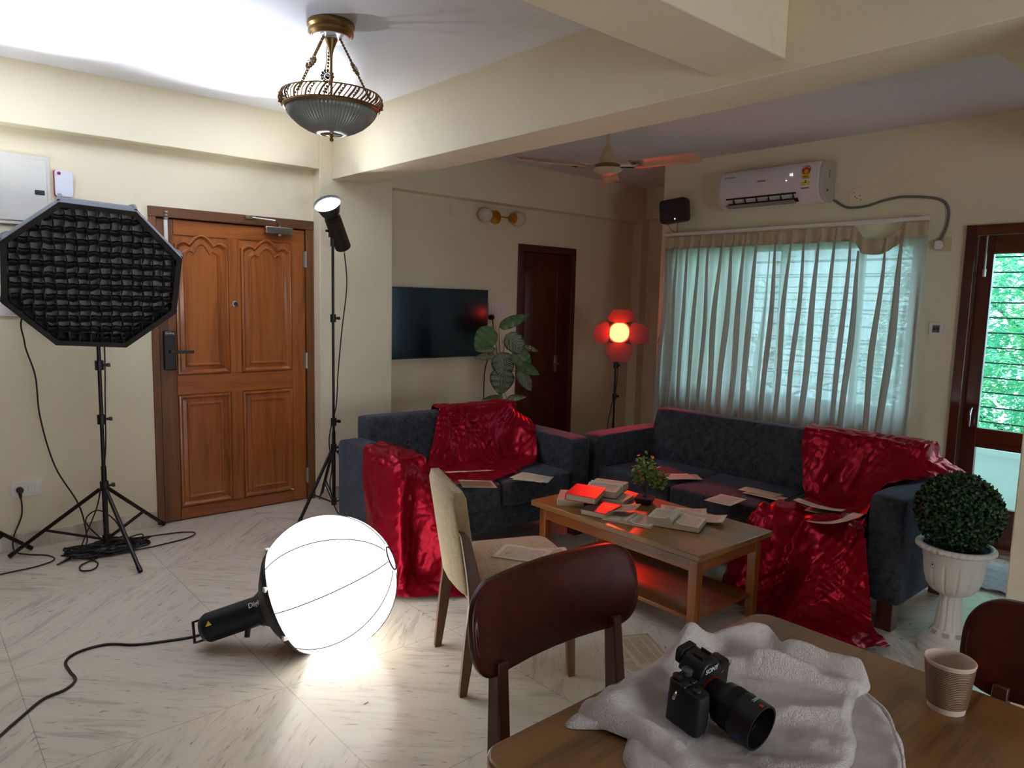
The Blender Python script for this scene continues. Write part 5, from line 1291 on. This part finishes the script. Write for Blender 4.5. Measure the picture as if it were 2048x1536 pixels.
main = [(.965, .88), (1.04, .905), (1.16, .905), (1.30, .905), (1.42, .895), (1.50, .83), (1.555, .72), (1.575, .63), (1.53, .57), (1.44, .56), (1.36, .535), (1.28, .49), (1.16, .47), (1.06, .53), (.97, .64), (.985, .76)]
heap(main, hmain, DZ+.006, 56).build('upper_fold', M_towel, TW, smooth=60)
hem = MB()
H1 = crom([(1.45, .545, DZ+.03), (1.43, .50, DZ+.021), (1.37, .46, DZ+.019), (1.30, .42, DZ+.018), (1.22, .39, DZ+.015)], 10)
hem.tube(H1, .0035, 6)
H2 = crom([(.925, .66, DZ+.015), (.99, .58, DZ+.018), (1.06, .50, DZ+.018), (1.13, .44, DZ+.018)], 10); hem.tube(H2, .0035, 6)
hem.build('hem', M_towel, TW, smooth=60)

# ---- camera
CAM = thing('mirrorless_camera', 'black mirrorless camera with large lens resting on the towel', 'camera', (1.128, .728, DZ+.034))
M_body = plain('camera_black', '#0a0a0b', .42); M_rubc = NT('grip_rubber'); M_rubc.set(Base_Color=lin('#0b0b0c'), Roughness=.7)
M_rubc.bump(M_rubc.noise(M_rubc.coord(), 900, 2), .3, .001); M_rubc = M_rubc.m
# local axes: x to the right seen from the front (lens side), y out of the back, z up; lens looks to -y
CAM.rotation_euler = (R(8), R(-5), R(-4)); CAM.scale = (1.08, 1.08, 1.08)
MB().prism([(-.065, -.008), (-.060, -.014), (.060, -.014), (.065, -.008), (.065, .016), (.060, .020), (-.060, .020), (-.065, .016)], 0, .082, 'xy').build('body', M_body, CAM, bevel=.004, seg=3)
gp = MB()
def gf(u, v):
    a = 2*PI*u; e = .5; z = .002+.076*v; s_ = 1-.12*(2*v-1)**4-.05*v
    return (-.048+.018*spow(math.cos(a), e)*s_, -.026-.0+.024*spow(math.sin(a), e)*s_, z)
gp.grid(gf, 32, 14); 
for v in (0, 1):
    r_ = [gf(i/32, v) for i in range(32)]; gp._a(r_, [tuple(range(32))])
gp.build('grip', M_rubc, CAM, smooth=50, bevel=.002)
MB().prism([(-.030, .080), (-.020, .100), (-.012, .108), (.014, .108), (.022, .100), (.032, .080)], -.018, .030, 'xz').build('viewfinder_hump', M_body, CAM, bevel=.003)
MB().at((0, .036, .094)).prism(rrect(.042, .032, .009), -.006, .008, 'xz').build('eyecup', M_rubc, CAM, bevel=.002, smooth=40)
MB().box(-.010, .012, -.006, .014, .108, .1105).box(-.011, -.008, -.006, .014, .1105, .114).box(.010, .013, -.006, .014, .1105, .114).build('hot_shoe', M_steel if 0 else M_body, CAM)
dl = MB()
def dial(x, y, z, r_, h_, nm, mat):
    def md_(a, i, rr, zz): return 1+.03*math.cos(a*24)
    MB().lathe([(1e-4, 0), (r_, 0), (r_, h_), (r_*.85, h_+.001), (1e-4, h_+.001)], (x, y, z), 96, mod=md_).build(nm, mat, CAM, smooth=50)
dial(-.030, .008, .082, .0095, .009, 'mode_dial', plain('engraved_dial', '#55565a', .35, .4)); dial(-.052, .010, .080, .009, .007, 'exposure_dial', M_body)
dial(-.050, -.030, .078, .0065, .005, 'shutter_button', M_body); dial(.048, .006, .081, .010, .004, 'drive_dial', M_body)
dial(-.040, -.012, .081, .005, .003, 'custom_button', M_body)
text('SONY', .0125, (.001, -.0192, .0935), (PI/2, 0, 0), plain('white_logo', '#cfcfcf', .4), CAM, ext=.0003, bold=.0003)
text('a7', .006, (.040, -.0148, .070), (PI/2, 0, 0), plain('grey_logo', '#8a8a8a', .4), CAM, ext=.0003)
sl = MB().tube([(-.066, -.002, .070), (-.074, -.006, .074), (-.078, -.004, .064), (-.072, -.002, .054), (-.068, -.002, .062)], .0012, 6, closed=True, smooth=3); sl.build('strap_ring', M_chrome, CAM, smooth=60)
sl = MB().tube([(.066, -.002, .070), (.074, -.006, .074), (.078, -.004, .064), (.072, -.002, .054), (.068, -.002, .062)], .0012, 6, closed=True, smooth=3); sl.build('strap_ring', M_chrome, CAM, smooth=60)
lc = (.008, -.014, .042)
def ax_(prof, nm, mat, n=48, **k): return MB().open_lathe(prof, lc, n, axis=(0, -1, 0)).build(nm, mat, CAM, smooth=45, **k)
MB().lathe([(.030, 0), (.030, .004)], lc, 40, axis=(0, -1, 0)).build('mount_ring', plain('orange_mount', '#7a1f12', .35), CAM, smooth=40)
ax_([(.0285, .003), (.0285, .020), (.030, .024), (.036, .030), (.037, .045), (.037, .066), (.0395, .068), (.0395, .106), (.0358, .106), (.035, .094), (.032, .082)], 'lens_barrel', M_body)
fr_ = MB()
for k in range(60):
    a = 2*PI*k/60; fr_.cbox((lc[0]+.0373*math.cos(a), lc[1]-.054, lc[2]+.0373*math.sin(a)), (.0014, .018, .0014))
fr_.build('focus_ring', M_rubc, CAM)
gls = NT('coated_lens_glass'); gls.set(Base_Color=lin('#1a1612'), Roughness=.03, Coat_Weight=1., Metallic=.35)
MB().lathe([(1e-4, .088), (.012, .087), (.024, .083), (.031, .076)], lc, 40, axis=(0, -1, 0)).build('front_glass', gls.m, CAM, smooth=60)
ax_([(.031, .081), (.025, .0835), (.025, .086)], 'lens_inner_ring', M_body)
MB().cbox((lc[0]+.0, lc[1]-.100, lc[2]+.0398), (.006, .006, .0012)).build('red_hood_mark', plain('red_mark', '#c01818', .4), CAM)
MB().cbox((lc[0]-.0375, lc[1]-.085, lc[2]-.012), (.002, .012, .010)).build('blue_lens_badge', plain('blue_badge', '#2a2f8a', .4), CAM)
text('ZEISS', .007, (lc[0]+.006, lc[1]-.085, lc[2]+.0398), (0, 0, 0), plain('badge_white', '#c8ccd6', .4), CAM, ext=.0003)

# ---- paper cup
CU = thing('paper_cup', 'brown ribbed paper cup with white rim on the table', 'cup', (1.582, .442, DZ))
def rm_(a, i, r_, z): return 1
pr_ = [(.0335, .010)]
for k in range(22):
    z = .012+.084*k/22; r_ = .0335+.0105*(z/.10); pr_ += [(r_+.0004, z), (r_+.0020, z+.0010), (r_+.0022, z+.0020), (r_+.0006, z+.0034)]
MB().open_lathe(pr_, (0, 0, 0), 128).build('ribbed_sleeve', plain('brown_kraft_card', '#6d4d36', .7), CU, smooth=60)
MB().lathe([(1e-4, .006), (.030, .006), (.032, .003), (.0325, 0), (.034, .0), (.0352, .012), (.0445, .098), (.0462, .101), (.0465, .1035), (.045, .105), (.0432, .103), (.0425, .098), (.0335, .014), (1e-4, .012)], (0, 0, 0), 48).build('cup_body', plain('white_cup_card', '#cdb9aa', .5), CU, smooth=50)

# ================================================================ topiary
TP = thing('topiary_planter', 'clipped green topiary ball in white fluted pedestal urn', 'plant', (3.60, 1.03, 0))
M_urn = plain('white_plaster', '#d3d0c6', .5); M_urnp = plain('worn_grey_plaster', '#a9a496', .8)
MB().lathe([(.118, 0), (.121, .012), (.118, .022), (.112, .028), (.114, .034), (.106, .046), (.092, .056), (.094, .062), (.086, .068), (.076, .076), (.066, .10), (.062, .112)][::1], (0, 0, 0), 64).build('base', M_urn, TP, smooth=40)
def fl8(a, i, r_, z): return 1-.05*(max(0, math.cos(a*12))**.5)
MB().lathe([(.062, .108), (.056, .13), (.049, .19), (.045, .26), (.048, .272), (.055, .278)], (0, 0, 0), 144, mod=fl8).build('pedestal', M_urn, TP, smooth=50)
for k in range(8):
    pnl = MB()
    a0 = 2*PI*k/8+.2
    def pf_(u, v, a0=a0):
        a = a0+(u-.5)*.42*(1 if .1 < v < .9 else .7); z = .085+(.024)*v-.0; r_ = .0775-.014*v; return (math.cos(a)*(r_-.004)*1.03, math.sin(a)*(r_-.004)*1.03, z)
    pnl.grid(pf_, 6, 4); pnl.build('worn_panel', M_urnp, TP, smooth=50)
def flb(a, i, r_, z): return 1-.05*max(0, math.cos(a*14))**5*(1 if .285 < z < .425 else 0)
MB().lathe([(.048, .272), (.062, .278), (.086, .292), (.106, .32), (.116, .36), (.121, .40), (.123, .43), (.126, .436), (.129, .46), (.136, .478)], (0, 0, 0), 216, mod=flb).build('bowl', M_urn, TP, smooth=50)
def flr(a, i, r_, z): return 1+.035*(abs(math.sin(a*18))-.5)*(1 if .484 < z < .502 and r_ > .145 else 0)
MB().lathe([(.124, .470), (.138, .476), (.154, .482), (.159, .488), (.158, .500), (.152, .507), (.140, .507), (.132, .500), (.128, .48)], (0, 0, 0), 288, mod=flr).build('rim', M_urn, TP, smooth=50)
MB().lathe([(.0001, .001), (.013, .001), (.013, 0), (.0001, 0)], (-.1115, .0502, .418), 24, axis=(-.91, .41, -.08)).build('sticker', plain('white_sticker', '#e3dcd6', .4), TP)
MB().tube([Vector((-.1128, .0508, .418))+(Vector((.41, .91, 0))*math.cos(k*PI/12)*.0115+Vector((0, 0, 1))*math.sin(k*PI/12)*.0125) for k in range(24)], .0008, 5, closed=True).cbox((-.1128, .0508, .420), (.004, .007, .009)).build('sticker_print', plain('red_print', '#8a1f1f', .5), TP)
MB().lathe([(1e-4, .494), (.13, .494), (.13, .490)], (0, 0, 0), 40).build('soil', plain('dark_soil', '#1b1712', .9), TP)
rl = random.Random(21); bl_ = [MB(), MB()]
cen = Vector((0, 0, .655)); ra, rb2 = .168, .165
for k in range(5200):
    zz = rl.uniform(-.93, 1); a = rl.uniform(0, 2*PI); rr = math.sqrt(max(0, 1-zz*zz)); n = Vector((math.cos(a)*rr, math.sin(a)*rr, zz))
    c = cen+Vector((n.x*ra, n.y*ra, n.z*rb2))*rl.uniform(.90, 1.04)
    d = (n*.55+Vector((rl.uniform(-1, 1), rl.uniform(-1, 1), rl.uniform(-.6, 1)))*.8).normalized()
    leafquad(bl_[rl.random() < .3], c, d, n+Vector((rl.uniform(-.5, .5), rl.uniform(-.5, .5), rl.uniform(-.5, .5))), rl.uniform(.014, .020), rl.uniform(.010, .014))
for mb, mt in zip(bl_, (leafm('box_leaf_dark', '#1d3a22', '#28482a', .4, .5), leafm('box_leaf_light', '#2f5030', '#3a5c36', .4, .5))): mb.build('foliage', mt, TP, smooth=60)['kind'] = 'stuff'
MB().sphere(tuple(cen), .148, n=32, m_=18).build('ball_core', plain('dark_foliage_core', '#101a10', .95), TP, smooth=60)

# ================================================================ tall foliage plant behind the two seat sofa
PL = thing('foliage_plant', 'tall plant with striped dark green leaves between television and inner door', 'plant', (3.90, 4.60, 0))
MB().lathe([(.10, 0), (.13, .02), (.15, .28), (.155, .30), (.14, .30), (.135, .27), (1e-4, .26)], (0, 0, 0), 32).build('pot', plain('dark_planter', '#3a2f28', .6), PL, smooth=40)
MB().tube([(0, 0, .26), (.01, 0, .6), (-.01, 0, .9), (.0, .02, 1.08)], [.022, .018, .014, .008], 10, smooth=4).build('stem', plain('green_stem', '#5d7f3a', .6), PL, smooth=50)
def calathea(name, a, b, st):
    t = NT(name); tc = t.n('ShaderNodeTexCoord'); sp = t.n('ShaderNodeSeparateXYZ'); t.l(tc.outputs['UV'], sp.inputs[0])
    c = t.math('ABSOLUTE', t.math('SUBTRACT', sp.outputs[0], .5))
    ph = t.math('SUBTRACT', t.math('MULTIPLY', sp.outputs[1], 15), t.math('MULTIPLY', c, 9))
    s_ = t.math('GREATER_THAN', t.math('SINE', t.math('MULTIPLY', ph, 2*PI)), .62)
    k = t.math('MULTIPLY', s_, t.math('MULTIPLY', t.math('GREATER_THAN', c, .05), t.math('LESS_THAN', c, .42)))
    mid_ = t.math('LESS_THAN', c, .012)
    col = t.mix(t.noise(t.coord(), 8, 2), lin(a), lin(b)); col = t.mix(t.math('MAXIMUM', k, mid_), col, lin(st)); t.set(Base_Color=col, Roughness=.4); return t.m
M_cal = calathea('striped_leaf', '#26332a', '#323f36', '#a9ac7a'); M_pot = calathea('mottled_green_leaf', '#3f6230', '#2d4a2a', '#5f7a3a')
def bigleaf(c, tip, L, w_, mat, fold=.25, nrm=(-.6, -.78, .2), droop=.15):
    d = Vector(tip).normalized(); nn_ = Vector(nrm); nn_ = (nn_-d*nn_.dot(d)).normalized(); s_ = d.cross(nn_); mb = MB(); c = Vector(c)-d*L*.45
    def fn(u, v):
        x = (u-.5)*2; wv = w_/2*(math.sin(PI*min(1, v*1.0)**.72))**.75*(1-.0*v)
        if v < .08: wv *= (v/.08)**.5
        return c+d*L*v+s_*x*wv+nn_*(-abs(x)*wv*-fold-droop*L*(v-.3)**2+.006*math.sin(v*30)*abs(x))
    mb.grid(fn, 10, 24, uv=True); lf_ = mb.build('leaf', mat, PL, smooth=70)
    MB().tube([c, c*.45+Vector((0, 0, .9))*.55, (0, 0, .85)], [.003, .005], 6, smooth=4).build('petiole', plain('petiole_green', '#6a7440', .6), lf_, smooth=50)
r3 = Vector((.75, -.66, 0))      # rightwards seen by the viewer
def VP(a, z): return (a*r3.x, a*r3.y-.05, z)
def DR(a, b): return (a*r3.x, a*r3.y, b)
for c, tip, L, w_, mt, fo in (
        (VP(-.165, 1.235), DR(-.6, -.8), .25, .19, M_pot, .1), (VP(.085, 1.20), DR(.75, -.65), .24, .17, M_cal, .15), (VP(-.01, 1.02), DR(.3, -.95), .24, .20, M_cal, .12),
        (VP(-.02, .89), DR(-.1, -1), .24, .21, M_cal, .12), (VP(.17, .90), DR(.55, -.85), .22, .12, M_cal, .2), (VP(.06, 1.38), DR(.9, .42), .28, .10, M_pot, .4),
        (VP(-.15, 1.14), DR(-1, -.1), .17, .06, M_cal, .5), (VP(-.16, 1.085), DR(-1, -.15), .18, .07, M_cal, .4), (VP(.14, 1.08), DR(.8, -.7), .20, .16, M_pot, .2),
        (VP(.19, .99), DR(.9, -.4), .22, .10, M_pot, .4), (VP(-.09, .725), DR(-1, -.1), .18, .07, M_pot, .4), (VP(.10, .74), DR(1, .15), .17, .06, M_cal, .5), (VP(.21, 1.16), DR(.95, -.3), .14, .05, M_cal, .5)):
    bigleaf(c, tip, L, w_, mt, fo)

# ---- floor cloth by the balcony door
fm_ = MB()
def fcl(u, v):
    x = 4.55+.50*u+.02*math.sin(v*9); y = 1.62-.62*v+.02*math.sin(u*7)-.05*u
    p = Vector((x, y, 0)); return (x, y, .012+abs(.020*noise.noise(p*7)+.012*noise.noise(p*17)))
fm_.grid(fcl, 60, 60); tag(fm_.build('floor_cloth', linen('pale_grey_floor_cloth', '#a9adb0', '#8f9498', 80), smooth=60, solid=.003, offset=1), 'crumpled pale cloth on the floor before the balcony door', 'cloth')

tag(MB().prism([(0, 0), (.022, .003), (.026, .010), (.004, .008)], 0, .0015).build('paper_scrap', plain('white_scrap', '#e8e4da', .6), loc=(0, 0, 0)), 'tiny white scrap on the marble floor in front of the globe light', 'paper scrap').location = (1.30, 2.30, .0005)
